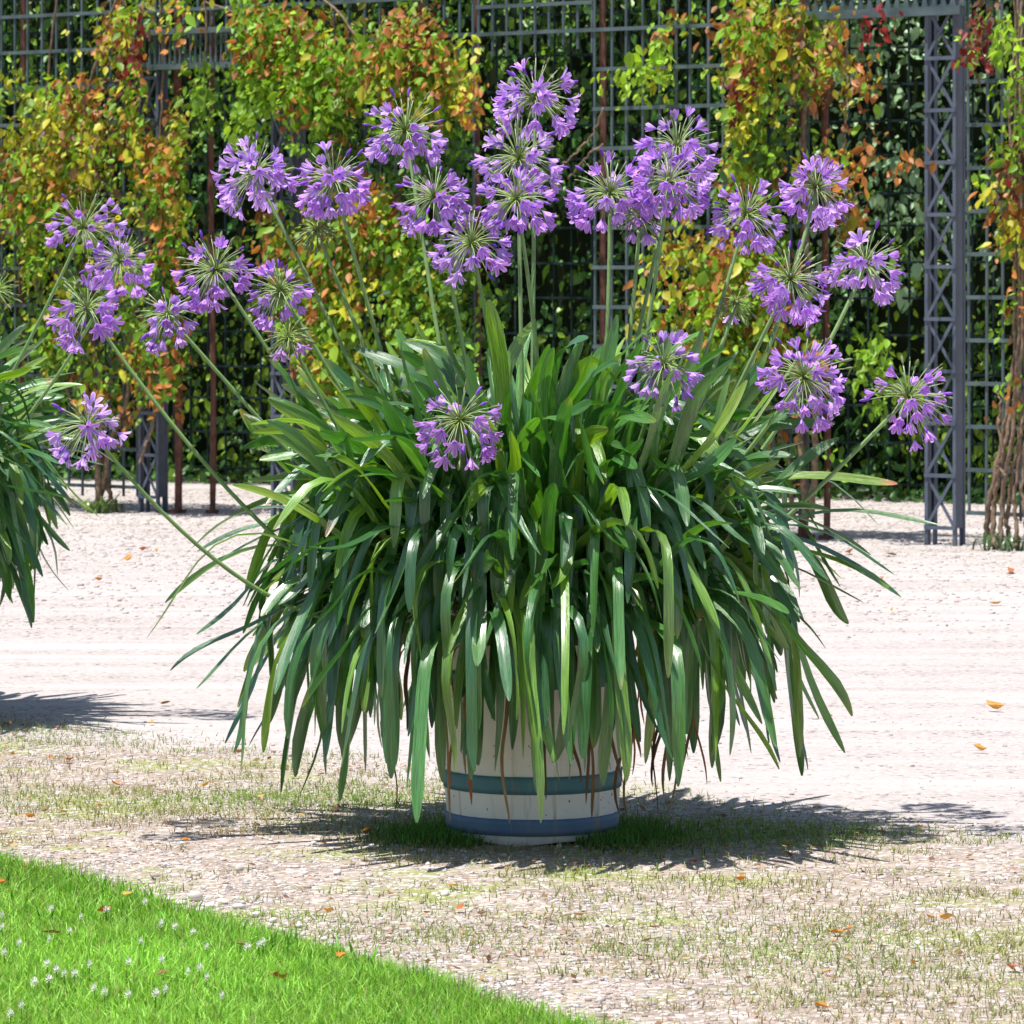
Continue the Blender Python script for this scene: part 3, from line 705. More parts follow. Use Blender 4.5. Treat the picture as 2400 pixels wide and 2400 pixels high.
def panel(u0, u1, z0, z1, rails, label, rz=RZ, org=None, mat='bar', step=.1, name='trellis_panel', bw=.011, stub=.07, cut=None, off=0.0, rh=.019):
    root = empty(name, org if org is not None else wall_xy(u0, off), rz); tag(root, label, 'trellis', 'trellis panels')
    L = u1 - u0; nb = max(2, int(round(L / step)) + 1); r = random.Random(int(u0 * 100) + 5)
    bm_ = None
    for i in range(nb):
        x = L * i / (nb - 1); zz0 = z0 + (r.uniform(-.03, .03)); dx = r.uniform(-.004, .004)
        if bm_ is None:
            m = MB(); m.bar((0, 0, 0), (0, 0, 1), bw, bw, (0, 1, 0)); bm_ = m.mesh('bar', M[mat])
        o = obj('bar', bm_, root, (x, 0, zz0)); o.scale = (1, 1, z1 - zz0); o.rotation_euler = (0, r.uniform(-.004, .004), 0)
    m = MB(); m.bar((-.01, 0, 0), (L + .01, 0, 0), rh, .007, (0, 1, 0)); rm = m.mesh('rail', M[mat])
    for z in rails:
        if z0 - .05 < z < z1 + .05:
            o = obj('rail', rm, root, (0, -.011, z)); o.rotation_euler = (0, r.uniform(-.003, .003), 0)
    return root
RAILS = [2.73 - .2 * i for i in range(14)] + [2.93]
panel(wall_u(-640), wall_u(322), .10, 3.1, RAILS, 'trellis panel smothered in olive and brown creeper beside the twin gate posts')
panel(wall_u(712), wall_u(1112), .10, 3.1, RAILS, 'trellis panel hidden behind the bright creeper with the red streak')
panel(wall_u(1396), wall_u(1892), .10, 3.1, RAILS, 'trellis panel with a ladder of bare rails beside a reddish stake')
panel(wall_u(2272), wall_u(2980), .12, 3.1, [.16 + .205 * i for i in range(14)], 'mostly bare trellis panel beside the tallest lattice post', step=.095)
panel(wall_u(1122), wall_u(1388), 2.44, 3.1, [2.53, 2.67, 2.81, 2.95], 'short overhead trellis bridging the open bay', step=.085)
panel(wall_u(332), wall_u(702), 2.64, 3.1, [2.73, 2.93], 'overhead trellis above the comb shaped lintel of the narrow gateway')
panel(wall_u(1902), wall_u(2262), 2.72, 3.1, [2.77, 2.93], 'overhead trellis above the scalloped lintel next to the tallest lattice post')
# rear trellis, in front of the hedge
ru0, ru1 = rear_u(-800, .3), rear_u(3150, .3); pr = R0_ + RN * .3 + RU * ru0
panel(ru0, ru1, .08, 3.2, [.10 + .21 * i for i in range(15)], 'long dark green trellis standing against the hedge', RRZ, (pr[0], pr[1], 0), 'rearbar', .128, bw=.011, rh=.014)

def lattice_post(px, w, d, mod, ztop, label):
    u = wall_u(px); root = empty('lattice_post', wall_xy(u, .03), RZ); tag(root, label, 'post', 'iron lattice posts')
    a = .017; z0 = .085
    for sx in (-1, 1):
        for sy in (0, 1):
            m = MB(); x = sx * (w / 2 - a / 2); yv = sy * d
            m.bar((x, yv, 0 if not (sx < 0 and sy > 0) else 0), (x, yv, ztop), a, a)
            m.bar((x - sx * .006, yv + (.012 if sy == 0 else -.012), 0), (x - sx * .006, yv + (.012 if sy == 0 else -.012), ztop), .005, .02)
            m.build('upright', M['slate'], root)
    # solid side plates as seen on the near flank
    for sx in (-1, 1):
        m = MB(); x = sx * (w / 2 - .004); m.box(x - .002, x + .002, .010, d - .010, z0, ztop); m.build('side_plate', M['slate'], root)
    hb = MB(); hb.bar((-w / 2, 0, 0), (w / 2, 0, 0), .018, .006); hbm = hb.mesh('crossbar', M['slate'])
    iw = w / 2 - .012
    d1 = MB(); d1.bar((-iw, 0, .006), (iw, 0, mod - .006), .015, .005); d1m = d1.mesh('diagonal_brace', M['slate'])
    d2 = MB(); d2.bar((iw, 0, .006), (-iw, 0, mod - .006), .015, .005); d2m = d2.mesh('diagonal_brace', M['slate'])
    z = z0
    while z < ztop - .02:
        for yv in (-.012,):
            obj('crossbar', hbm, root, (0, yv, z))
            if z + mod < ztop + .05:
                obj('diagonal_brace', d1m, root, (0, yv * 1.0 + (.003 if yv < 0 else -.003), z)); obj('diagonal_brace', d2m, root, (0, yv + (.009 if yv < 0 else -.009), z))
        z += mod
    return root
lattice_post(358, .145, .065, .228, 2.40, 'slate blue iron lattice post beside the thick brown stake, olive creeper round its top')
lattice_post(671, .150, .065, .228, 2.40, 'slate blue iron lattice post half hidden by orange creeper and purple flower heads')
lattice_post(2213, .172, .075, .249, 3.05, 'tall bare slate blue iron lattice post beside the gnarled vine trunk')

def lintel(px0, px1, z0, z1, step, bw, plate, label):
    u0, u1 = wall_u(px0), wall_u(px1); root = empty('comb_lintel', wall_xy(u0, .05), RZ); tag(root, label, 'lintel', 'iron lintels')
    L = u1 - u0
    part_bar('rail', root, M['bar'], (0, 0, z0 + plate / 2), (L, 0, z0 + plate / 2), plate, .05)
    part_bar('rail', root, M['bar'], (0, 0, z1), (L, 0, z1), .03, .05)
    m = MB(); h = z1 - z0 - plate - .01
    m.bar((0, 0, 0), (0, 0, h), bw, .01)
    m.add([(-bw * 1.3, -.006, -.002), (bw * 1.3, -.006, -.002), (bw * .4, -.006, .05), (-bw * .4, -.006, .05), (-bw * 1.3, .006, -.002), (bw * 1.3, .006, -.002), (bw * .4, .006, .05), (-bw * .4, .006, .05)],
          [(0, 1, 2, 3), (7, 6, 5, 4), (0, 3, 7, 4), (1, 5, 6, 2), (0, 4, 5, 1), (3, 2, 6, 7)])
    m.add([(-bw * .4, -.006, h - .05), (bw * .4, -.006, h - .05), (bw * 1.3, -.006, h), (-bw * 1.3, -.006, h), (-bw * .4, .006, h - .05), (bw * .4, .006, h - .05), (bw * 1.3, .006, h), (-bw * 1.3, .006, h)],
          [(0, 1, 2, 3), (7, 6, 5, 4), (0, 3, 7, 4), (1, 5, 6, 2), (0, 4, 5, 1), (3, 2, 6, 7)])
    bm_ = m.mesh('baluster', M['bar']); nb = int(L / step)
    for i in range(nb + 1): obj('baluster', bm_, root, (L * i / nb, 0, z0 + plate))
lintel(330, 705, 2.405, 2.61, .036, .008, .03, 'grey iron lintel like a comb bridging the two slim lattice posts')
lintel(1862, 2268, 2.53, 2.70, .05, .014, .042, 'grey iron lintel with scalloped openings meeting the tallest lattice post')

def stake(px, w, label, off=-.05, ztop=3.1, tilt=0.0):
    root = empty('rusty_stake', wall_xy(wall_u(px, off), off), RZ); tag(root, label, 'stake', 'rusty stakes')
    r = random.Random(px); zs = np.linspace(0, ztop, 16)
    m = MB(); m.tube([(tilt * z + .006 * math.sin(z * 2 + px), .004 * math.sin(z * 3), z) for z in zs], [w * .5 * r.uniform(.9, 1.1) for _ in zs], 6)
    m.build('shaft', M['rust'], root, False)
    f = MB(); f.box(-w * .8, w * .8, -w * .8, w * .8, .0, .02); f.build('foot', M['rust'], root)
stake(52, .034, 'thin rusty stake behind yellow leaves of the olive creeper')
stake(416, .044, 'thick dark brown stake right beside the slate lattice post of the gateway', -.02)
stake(497, .032, 'slender brown stake standing alone inside the narrow gateway', -.1)
stake(1118, .034, 'brown stake along the right edge of the bright green creeper')
stake(1412, .034, 'reddish brown stake with a ladder of short grey rails')
stake(1884, .050, 'broad dark stake wrapped by creeper at the edge of the scalloped gateway')
stake(1936, .034, 'slender rusty stake standing clear under the scalloped lintel', -.06, 2.5)

# ------------------------------------------------------------------ leaves for creepers and hedge
PAL = {'Y': (.42, .41, .03), 'G': (.20, .38, .025), 'D': (.06, .16, .03), 'O': (.43, .17, .045), 'B': (.17, .085, .045),
       'R': (.20, .02, .018), 'P': (.26, .40, .20), 'L': (.30, .48, .03)}
def leaf_shape(fold=.25, droop=.2):
    """ovate pointed leaf, unit length along -z tip, normal -y; 8 verts"""
    V = np.array([(0, 0, 0), (-.22, -.02, -.22), (0, .07 * fold * 4, -.28), (.22, -.02, -.22), (-.27, -.03, -.5), (0, .05 * fold * 4 + .02, -.55), (.27, -.03, -.5), (-.14, .0 + droop * .3, -.8), (.14, droop * .3, -.8), (0, droop * .6, -1.0)])
    T = np.array([(0, 1, 2), (0, 2, 3), (1, 4, 2), (4, 5, 2), (2, 5, 3), (3, 5, 6), (4, 7, 5), (5, 8, 6), (7, 9, 5), (5, 9, 8)])
    return V, T
LSV, LST = leaf_shape()
def leaf_frames(n, face, spread=.6, tipdown=1.0):
    """rotation matrices: z axis points from tip to stalk, y axis away from the viewer side 'face'"""
    tip = np.stack([rng.normal(0, .55, n), rng.normal(0, .55, n), -np.abs(rng.normal(.75, .45, n)) * tipdown], 1)
    tip = unit(tip + np.array([face[0], face[1], 0]) * .35)
    nr = unit(np.stack([face[0] + rng.normal(0, spread, n), face[1] + rng.normal(0, spread, n), .55 + rng.normal(0, spread, n)], 1))
    nr = unit(nr - tip * (nr * tip).sum(1, keepdims=True)); x = np.cross(-nr, -tip)
    return np.stack([x, -nr, -tip], 2)
def leaf_arrays(P, Rm, size, cols):
    n = len(P); V = np.einsum('nij,vj->nvi', Rm, LSV) * size[:, None, None] + P[:, None]
    T = (np.arange(n)[:, None, None] * len(LSV) + LST[None]).reshape(-1, 3)
    return V.reshape(-1, 3), T, np.repeat(cols, len(LSV), axis=0)
LEAFM = {}
def leaf_proto(key, mat):
    if (key, mat) not in LEAFM:
        r = np.random.default_rng(len(LEAFM)); out = []
        for i in range(3):
            c = np.array(PAL[key]) * r.uniform(.75, 1.25)
            out.append(mesh_np('leaf', LSV * np.array([r.uniform(.9, 1.15), r.uniform(.6, 1.6), 1]), None, LST, M[mat], np.tile(c, (len(LSV), 1))))
        LEAFM[(key, mat)] = out
    return LEAFM[(key, mat)]

OPEN = ((262, 455, 8, 140), (268, 330, 120, 250), (345, 478, 140, 480), (270, 330, 690, 960))
def creeper(name, blobs, label, stems, n_ind=300, mat='vine', size0=.045, root_px=None):
    """blobs: (cx, cy, rx, ry, leaves, palette, offset) in 1932 photo units on the front wall"""
    first = np.array(stems[0][0][0]); root = empty(name, (first[0], first[1], 0.0)); tag(root, label, 'climbing plant', 'creepers on the trellis')
    org = np.array([first[0], first[1], 0.0])
    Ps, Cs, Ks = [], [], []
    for (cx, cy, rx, ry, cnt, pal, off) in blobs:
        # clustered: sprays of leaflets hanging from a node
        nn = max(2, int(cnt * 2.0) // 9)
        for j in range(nn):
            while True:
                a, b = rng.uniform(-1, 1, 2)
                if a * a + b * b < 1: break
            x_, y_ = cx + a * rx, cy + b * ry
            if cnt > 80 and rng.random() < .94 and any(x0 < x_ < x1 and y0 < y_ < y1 for x0, x1, y0, y1 in OPEN): continue
            key = pal[rng.integers(len(pal))]
            if key in 'OYB' and rng.random() < .24: key = 'G' if rng.random() < .7 else 'L'
            o = off + (rng.uniform(-.16, .0) if rng.random() < .4 else rng.uniform(.04, .30))
            c = wall_pt(x_ * K, y_ * K, o)
            if cnt > 80 and vnoise(np.array([wall_u(x_ * K) * 9]), np.array([c[2] * 6]), 77)[0] < -.08 and rng.random() < .85: continue
            shade = rng.uniform(.5, 1.35); q = []
            for st_ in range(rng.integers(2, 5)):               # a short hanging shoot with leaf sprays
                m = rng.integers(2, 5)
                q.append(c + rng.normal(0, 1, (m, 3)) * np.array([.034, .034, .03]))
                c = c + np.array([rng.normal(0, .015), rng.normal(0, .015), -.055]) + np.append(NRM, 0) * .012
            q = np.concatenate(q); m = len(q)
            Ps.append(q); k2 = [key if rng.random() < .82 else pal[rng.integers(len(pal))] for _ in range(m)]
            Ks += k2; Cs.append(np.array([PAL[k] for k in k2]) * shade * rng.uniform(.8, 1.2, (m, 1)))
    P = np.concatenate(Ps) - org; C = np.concatenate(Cs); n = len(P)
    low = P[:, 2] > .03; P = P[low]; C = C[low]; Ks = [k for k, l in zip(Ks, low) if l]; n = len(P)
    Rm = leaf_frames(n, NRM, .95); size = rng.lognormal(math.log(size0), .32, n)
    # the leaves furthest forward become parts of their own
    fwd = -(P[:, :2] @ NRM) - size * .8; order = np.argsort(fwd); ind = order[:n_ind]; rest = order[n_ind:]
    for i in ind:
        me = leaf_proto(Ks[i], mat)[i % 3]; o = obj('leaf', me, root)
        mw = np.eye(4); mw[:3, :3] = Rm[i] * size[i]; mw[:3, 3] = P[i]; o.matrix_basis = Matrix(mw.tolist())
    if len(rest):
        V, T, Cc = leaf_arrays(P[rest], Rm[rest], size[rest], C[rest])
        tag(obj('foliage', mesh_np('foliage', V, None, T, M[mat], Cc), root), kind='stuff')
    for pts, r0, r1 in stems:
        pts = np.array(pts) - org; n_ = len(pts); tt = np.linspace(0, n_ - 1, n_ * 6)
        sm = np.stack([np.interp(tt, np.arange(n_), pts[:, k]) for k in range(3)], 1)
        ker = np.array([1, 2, 3, 2, 1]) / 9.0; pad = np.pad(sm, ((2, 2), (0, 0)), mode='edge')
        sm = np.stack([np.convolve(pad[:, k], ker, 'valid') for k in range(3)], 1); sm[1:-1] += rng.normal(0, .004, (len(sm) - 2, 3))
        m = MB(); m.tube(sm, np.linspace(r0, r1, len(sm)), 6); m.build('stem', M['bark'], root, True)
    return root
def W(px, py, off=.06): return wall_pt(px * K, py * K, off)
def stem(pts, r0, r1, off=.06):
    P = [W(x, y, off + .03 * math.sin(i * 2.1 + x)) for i, (x, y) in enumerate(pts)]
    return (P, r0, r1)

# creeper over the left panel
vb = [(-110, 180, 90, 180, 700, 'YGOG', .06), (-110, 560, 100, 220, 800, 'GYGD', .06), (-300, 400, 110, 380, 1300, 'GYOD', .06), (110, 50, 45, 80, 170, 'YYG', .06), (250, 40, 75, 60, 420, 'OYBY', .06), (330, 25, 60, 35, 160, 'YGO', .06), (20, 150, 40, 40, 60, 'YG', .05),
      (170, 170, 110, 70, 520, 'YYOG', .08), (120, 240, 110, 70, 560, 'YYOYB', .08), (230, 220, 60, 60, 240, 'YOG', .1), (290, 250, 55, 70, 420, 'OOYY', .14), (330, 170, 30, 60, 150, 'OYY', .12),
      (70, 330, 80, 80, 400, 'YOG', .06), (190, 320, 110, 70, 560, 'YYGB', .08), (300, 340, 60, 70, 340, 'OYGG', .12), (60, 430, 60, 80, 260, 'YGG', .05),
      (230, 420, 100, 80, 520, 'GYGO', .1), (330, 420, 45, 70, 220, 'DGBO', .1), (100, 520, 100, 80, 460, 'GGYD', .06), (230, 530, 100, 80, 420, 'GGYD', .08),
      (320, 530, 50, 80, 240, 'DGO', .1), (60, 640, 70, 80, 300, 'GDY', .05), (190, 640, 110, 80, 420, 'GGYOD', .08), (310, 640, 55, 60, 220, 'DGO', .1),
      (215, 730, 70, 50, 190, 'OGBY', .08), (300, 700, 35, 40, 80, 'OG', .1), (60, 760, 60, 60, 150, 'GD', .05), (250, 40, 12, 14, 16, 'R', .15), (245, 105, 8, 14, 14, 'R', .15)]
st = [stem([(185, 958), (188, 900), (180, 850), (195, 800), (190, 700), (150, 560), (130, 380), (160, 200), (200, 60), (240, -60)], .022, .008),
      stem([(188, 950), (200, 890), (205, 830), (240, 760), (245, 640), (280, 480), (300, 300), (310, 150), (300, -40)], .016, .006),
      stem([(215, 965), (205, 920), (195, 870), (160, 800), (110, 700), (70, 560), (60, 380), (90, 150), (110, -40)], .015, .006),
      stem([(260, 880), (285, 820), (295, 760), (275, 690), (230, 640), (220, 560)], .010, .005, .12)]
creeper('creeper', vb, 'large olive, yellow and brown creeper covering the panel before the twin gate posts', st)
# bright creeper left of the open bay
vb = [(350, 20, 70, 30, 180, 'YGO', .08), (400, 60, 40, 60, 120, 'GYO', .1), (385, 170, 13, 60, 60, 'G', .12), (470, 40, 60, 50, 330, 'OGGO', .1), (480, 120, 40, 60, 200, 'OGG', .12), (470, 190, 24, 50, 80, 'GL', .12),
      (560, 60, 80, 60, 520, 'GLOG', .1), (560, 140, 70, 60, 420, 'GGLO', .1), (640, 60, 70, 60, 420, 'GYO', .1), (540, 230, 40, 60, 130, 'GL', .1), (640, 150, 70, 70, 480, 'GGLO', .12), (640, 230, 60, 60, 220, 'GD', .08),
      (720, 110, 60, 70, 460, 'GYOL', .12), (770, 70, 60, 50, 380, 'OYGO', .14), (800, 130, 70, 60, 480, 'GYLO', .14), (860, 100, 50, 60, 340, 'OYOG', .14), (880, 150, 40, 40, 180, 'YO', .14),
      (720, 210, 70, 60, 320, 'GGD', .1), (800, 220, 60, 60, 300, 'DGG', .1), (850, 260, 50, 60, 200, 'DDG', .06), (760, 300, 80, 60, 260, 'DGD', .04), (800, 20, 16, 50, 70, 'RRB', .16), (800, 70, 9, 30, 26, 'R', .16),
      (640, 320, 70, 60, 160, 'GDO', .04), (560, 400, 60, 70, 280, 'OGY', .06), (700, 390, 60, 60, 330, 'OOYG', .1), (690, 440, 50, 40, 240, 'OOG', .12), (640, 460, 70, 60, 330, 'GYGO', .1), (760, 460, 70, 70, 420, 'GYGD', .1),
      (540, 480, 50, 60, 200, 'OGG', .06), (600, 560, 70, 60, 380, 'GYGO', .1), (700, 540, 80, 70, 560, 'GLYG', .12), (800, 550, 70, 80, 480, 'GDGY', .1), (870, 520, 50, 80, 260, 'DGD', .06),
      (640, 640, 80, 60, 460, 'GYLG', .12), (740, 640, 90, 60, 520, 'GGDL', .1), (840, 640, 70, 60, 340, 'GDG', .08), (595, 700, 35, 70, 240, 'OYO', .14), (660, 720, 70, 60, 330, 'GGY', .1), (760, 740, 90, 60, 300, 'GDD', .06), (620, 790, 45, 40, 160, 'OGY', .12), (900, 640, 50, 90, 200, 'DG', .03), (690, 820, 90, 60, 200, 'GDO', .05)]
st = [stem([(760, 955), (750, 860), (730, 760), (760, 640), (740, 480), (760, 300), (800, 120), (795, -40)], .02, .007),
      stem([(770, 955), (800, 820), (840, 700), (820, 520), (790, 330), (720, 150), (640, 20), (560, -40)], .016, .006),
      stem([(700, 955), (660, 840), (610, 720), (600, 560), (560, 420), (640, 300), (600, 150), (480, 40), (380, 0)], .014, .005),
      stem([(385, -20), (390, 60), (383, 130), (388, 225)], .006, .003, .14)]
creeper('creeper', vb, 'bright green and orange creeper with a deep red streak at its top', st)
# creeper on the right half of the middle panel
vb = [(1420, 40, 50, 50, 240, 'YGO', .1), (1425, 110, 40, 60, 260, 'YGYO', .1), (1405, 150, 16, 40, 46, 'R', .16), (1430, 200, 50, 60, 360, 'YYG', .12), (1440, 280, 55, 50, 320, 'YGGD', .1), (1500, 60, 40, 60, 150, 'GYB', .06), (1510, 150, 36, 60, 150, 'GDB', .06), (1510, 250, 40, 60, 180, 'GDY', .06), (1540, 80, 30, 60, 90, 'BOG', .04),
      (1470, 20, 60, 25, 120, 'YO', .1), (1245, 90, 26, 40, 46, 'GLY', .08), (1290, 20, 50, 20, 46, 'GYO', .06), (1150, 130, 14, 14, 16, 'L', .1), (1205, 125, 22, 14, 24, 'L', .1),
      (1480, 340, 50, 50, 160, 'DGO', .06), (1400, 330, 40, 40, 110, 'GDO', .05), (1370, 480, 70, 50, 320, 'OYG', .1), (1440, 470, 60, 50, 220, 'OGY', .08), (1250, 480, 40, 60, 120, 'YGO', .08), (1260, 560, 60, 60, 280, 'YGOL', .1), (1340, 560, 80, 50, 460, 'GLYO', .12), (1430, 560, 70, 60, 420, 'GYGO', .1), (1300, 640, 70, 50, 320, 'GYG', .1), (1390, 640, 90, 50, 420, 'GLYD', .1), (1480, 650, 60, 60, 220, 'GDO', .06), (1280, 420, 30, 50, 60, 'OY', .06), (1370, 720, 100, 50, 300, 'DGB', .06), (1470, 740, 60, 60, 160, 'DGO', .05), (1500, 820, 70, 60, 120, 'GDO', .05),
      (1580, 60, 24, 50, 50, 'OYB', .04), (1620, 130, 30, 40, 50, 'OY', .0), (1660, 12, 8, 10, 9, 'R', .1), (1645, 35, 5, 16, 8, 'R', .1), (1590, 290, 34, 60, 60, 'OOY', .0), (1600, 380, 24, 50, 36, 'OY', .0), (1640, 260, 22, 20, 22, 'O', .0), (1720, 290, 24, 16, 26, 'O', .0), (1595, 470, 14, 30, 16, 'O', .0), (1650, 640, 26, 22, 60, 'LG', .0), (1660, 700, 40, 40, 40, 'G', .0)]
st = [stem([(1520, 985), (1515, 880), (1500, 760), (1440, 620), (1400, 460), (1430, 280), (1420, 120), (1430, -40)], .02, .007),
      stem([(1530, 985), (1540, 860), (1530, 640), (1520, 420), (1515, 220), (1540, 40), (1540, -40)], .018, .008),
      stem([(1500, 990), (1480, 820), (1380, 680), (1290, 580), (1250, 470)], .012, .004),
      stem([(1140, 270), (1100, 300), (1070, 340)], .006, .004, .1), stem([(1140, 200), (1120, 255), (1085, 290), (1060, 310)], .006, .004, .12),
      stem([(1590, -20), (1600, 120), (1592, 300), (1600, 470)], .006, .004, .02)]
creeper('creeper', vb, 'yellow green creeper with orange and red leaves beside the scalloped gateway', st)
# creeper with gnarled trunk at the right
vb = [(2020, 150, 60, 150, 420, 'GLOY', .1), (2040, 450, 70, 180, 420, 'GOYD', .08), (2180, 300, 70, 300, 800, 'GYOD', .08), (1850, 40, 18, 45, 50, 'RB', .16), (1880, 60, 12, 10, 16, 'RB', .16), (1905, 60, 26, 70, 90, 'LGL', .16), (1925, 150, 20, 50, 50, 'LG', .14), (1912, 215, 10, 40, 20, 'LG', .16), (1890, 300, 50, 60, 110, 'OGYB', .08), (1915, 400, 30, 60, 90, 'OGY', .08), (1925, 260, 20, 30, 40, 'RO', .12), (1930, 500, 20, 80, 50, 'GO', .08), (1910, 720, 20, 30, 24, 'OG', .08)]
st = []
for k, (x0, x1, xt) in enumerate(((1864, 1888, 1916), (1875, 1893, 1922), (1888, 1906, 1928), (1903, 1917, 1936), (1918, 1924, 1942), (1936, 1932, 1950))):
    st.append(stem([(x0, 1035), (x0 - 2 + k % 3, 985), ((x0 + x1) / 2 - 6, 930), (x1, 850), ((x1 + xt) / 2 + (k % 2) * 6, 760), (xt, 660), (xt + 4 * math.sin(k), 480), (xt - 12 + k * 3, 250), (xt, 60), (xt, -40)], (.015 - .001 * k), .006, .12 + .03 * (k % 3)))
st.append(stem([(1893, 860), (1884, 800), (1888, 760), (1880, 735)], .008, .004, .16)); st.append(stem([(1898, 900), (1883, 880), (1887, 865)], .007, .004, .18))
creeper('creeper', vb, 'sparse creeper with a bare gnarled brown trunk bundle beside the tallest lattice post', st, 200)

# hedge behind the rear trellis
hr = empty('hedge', (R0_[0], R0_[1], 0)); tag(hr, 'tall dark green hedge behind the rear trellis', 'hedge')
org = np.array([R0_[0], R0_[1], 0.0])
def rear_xy(u, off): 
    p = R0_[None] + RU[None] * np.asarray(u)[:, None] + RN[None] * np.asarray(off)[:, None]; return p
u0, u1 = rear_u(-900), rear_u(3250); HH = 3.7
nu, nz = 70, 36; us = np.linspace(u0 - .3, u1 + .3, nu); zs = np.linspace(0, HH, nz); UU, ZZ = np.meshgrid(us, zs, indexing='ij')
off = -.30 + .10 * vnoise(UU * 4, ZZ * 4, 61); pf = rear_xy(UU.ravel(), off.ravel()); pb = rear_xy(UU.ravel(), np.full(UU.size, -1.3))
Vc = np.concatenate([np.column_stack([pf, ZZ.ravel()]), np.column_stack([pb, ZZ.ravel()])]) - org
ix = np.arange(nu * nz).reshape(nu, nz); q1 = np.stack([ix[:-1, :-1], ix[1:, :-1], ix[1:, 1:], ix[:-1, 1:]], -1).reshape(-1, 4)
top = np.stack([ix[:-1, -1], ix[1:, -1], ix[1:, -1] + nu * nz, ix[:-1, -1] + nu * nz], -1)
s1 = np.stack([ix[0, :-1], ix[0, 1:], ix[0, 1:] + nu * nz, ix[0, :-1] + nu * nz], -1); s2 = np.stack([ix[-1, :-1], ix[-1, 1:], ix[-1, 1:] + nu * nz, ix[-1, :-1] + nu * nz], -1)
obj('dark_backing', mesh_np('dark_backing', Vc, np.concatenate([q1, q1[:, ::-1] + nu * nz, top, s1, s2]), None, M['core']), hr)  # solid lumpy slab, painted dark as shaded hedge depth, closes the gaps
n = 56000
u = rng.uniform(u0, u1, n); z = rng.uniform(.02, HH, n); o = -.24 + .62 * rng.random(n) ** 1.7 + .08 * vnoise(u * 3, z * 3, 62)
dn = vnoise(u * 5, z * 5, 63) + .35 * vnoise(u * 14, z * 14, 64); keep = rng.random(n) < np.clip(.62 + .55 * dn, .1, 1); u = u[keep]; z = z[keep]; o = o[keep]; n = len(u)
P = np.column_stack([rear_xy(u, o), z]) - org
pxs = (P[:, 0] + org[0]) / (P[:, 1] + org[1]) * F + 1200; pys = HOR - (P[:, 2] - CAMH) / (P[:, 1] + org[1]) * F
mixn = vnoise(u * 2, z * 2, 65)
C = np.where((rng.random(n) < .35 + .3 * mixn)[:, None], np.array(PAL['G']) * .75, np.array(PAL['D']) * 1.35) * rng.uniform(.6, 1.4, (n, 1))
pale = (pxs > 1900) & (pys < 700) & (rng.random(n) < .75); C[pale] = np.array([.30, .46, .24]) * rng.uniform(.6, 1.5, (pale.sum(), 1))
lite = ((pxs > 2080) & (pys > 560) | (pxs < 900) & (pys > 500)) & (rng.random(n) < .45); C[lite] = np.array(PAL['L']) * rng.uniform(.6, 1.2, (lite.sum(), 1))
Rm = leaf_frames(n, RN, .75); size = rng.lognormal(math.log(.056), .32, n)
# leaves that stand furthest out become parts of their own
vis = np.where((np.abs(pxs - 1200) < 1200) & (pys > 0) & (pys < 1180))[0]; order = vis[np.argsort(-(o[vis] + size[vis]))]; ind = order[:300]; rest = np.setdiff1d(np.arange(n), ind)
for i in ind:
    key = 'P' if pale[i] else ('G' if lite[i] else 'D'); ob = obj('leaf', leaf_proto(key, 'hedge')[i % 3], hr)
    mw = np.eye(4); mw[:3, :3] = Rm[i] * size[i]; mw[:3, 3] = P[i]; ob.matrix_basis = Matrix(mw.tolist())
V, T, Cc = leaf_arrays(P[rest], Rm[rest], size[rest], C[rest]); tag(obj('foliage', mesh_np('foliage', V, None, T, M['hedge'], Cc), hr), kind='stuff')
# branches and leaves added above the view to throw dappled shade on the hedge
n = 20000; u = rng.uniform(u0 - 1.0, u1, n); o = rng.uniform(.0, 1.35, n); z = 3.25 + .55 * rng.random(n) + .12 * vnoise(u * 3, o * 3, 71)
keep = rng.random(n) < np.clip(.75 + .7 * vnoise(u * 4, o * 5, 72), .06, 1); u = u[keep]; o = o[keep]; z = z[keep]; n = len(u)
P = np.column_stack([rear_xy(u, o), z]) - org; Rm = leaf_frames(n, RN, .9, .6)
V, T, Cc = leaf_arrays(P, Rm, rng.lognormal(math.log(.075), .25, n), np.array(PAL['D']) * rng.uniform(.7, 1.6, (n, 1))); tag(obj('shade_overhang', mesh_np('shade_overhang', V, None, T, M['hedge'], Cc), hr), kind='stuff')
bm2 = MB()
for i in range(16):
    ub = u0 + (u1 - u0) * (i + .5) / 16; pts = []
    for t_ in np.linspace(0, 1, 7):
        q_ = rear_xy(np.array([ub + .25 * math.sin(i * 2 + t_ * 3)]), np.array([-.4 + 1.6 * t_]))[0]; pts.append((q_[0] - org[0], q_[1] - org[1], 3.0 + .55 * t_ - .25 * t_ * t_))
    bm2.tube(pts, np.linspace(.022, .006, 7), 6)
bm2.build('shade_branches', M['bark'], hr, True)
# low ground cover at the hedge foot
n = 2000; u = rng.uniform(u0, u1, n); o = .05 + .4 * rng.random(n) ** 1.6; z = np.abs(rng.normal(0, .05, n)) + .02; P = np.column_stack([rear_xy(u, o), z])
Rm = leaf_frames(n, RN, .8, .4); V, T, Cc = leaf_arrays(P, Rm, rng.uniform(.04, .085, n), np.array([.07, .17, .035]) * rng.uniform(.6, 1.5, (n, 1)))
tag(obj('ground_cover', mesh_np('ground_cover', V, None, T, M['hedge'], Cc)), 'low leafy ground cover along the foot of the hedge', 'ground cover', kind='stuff')

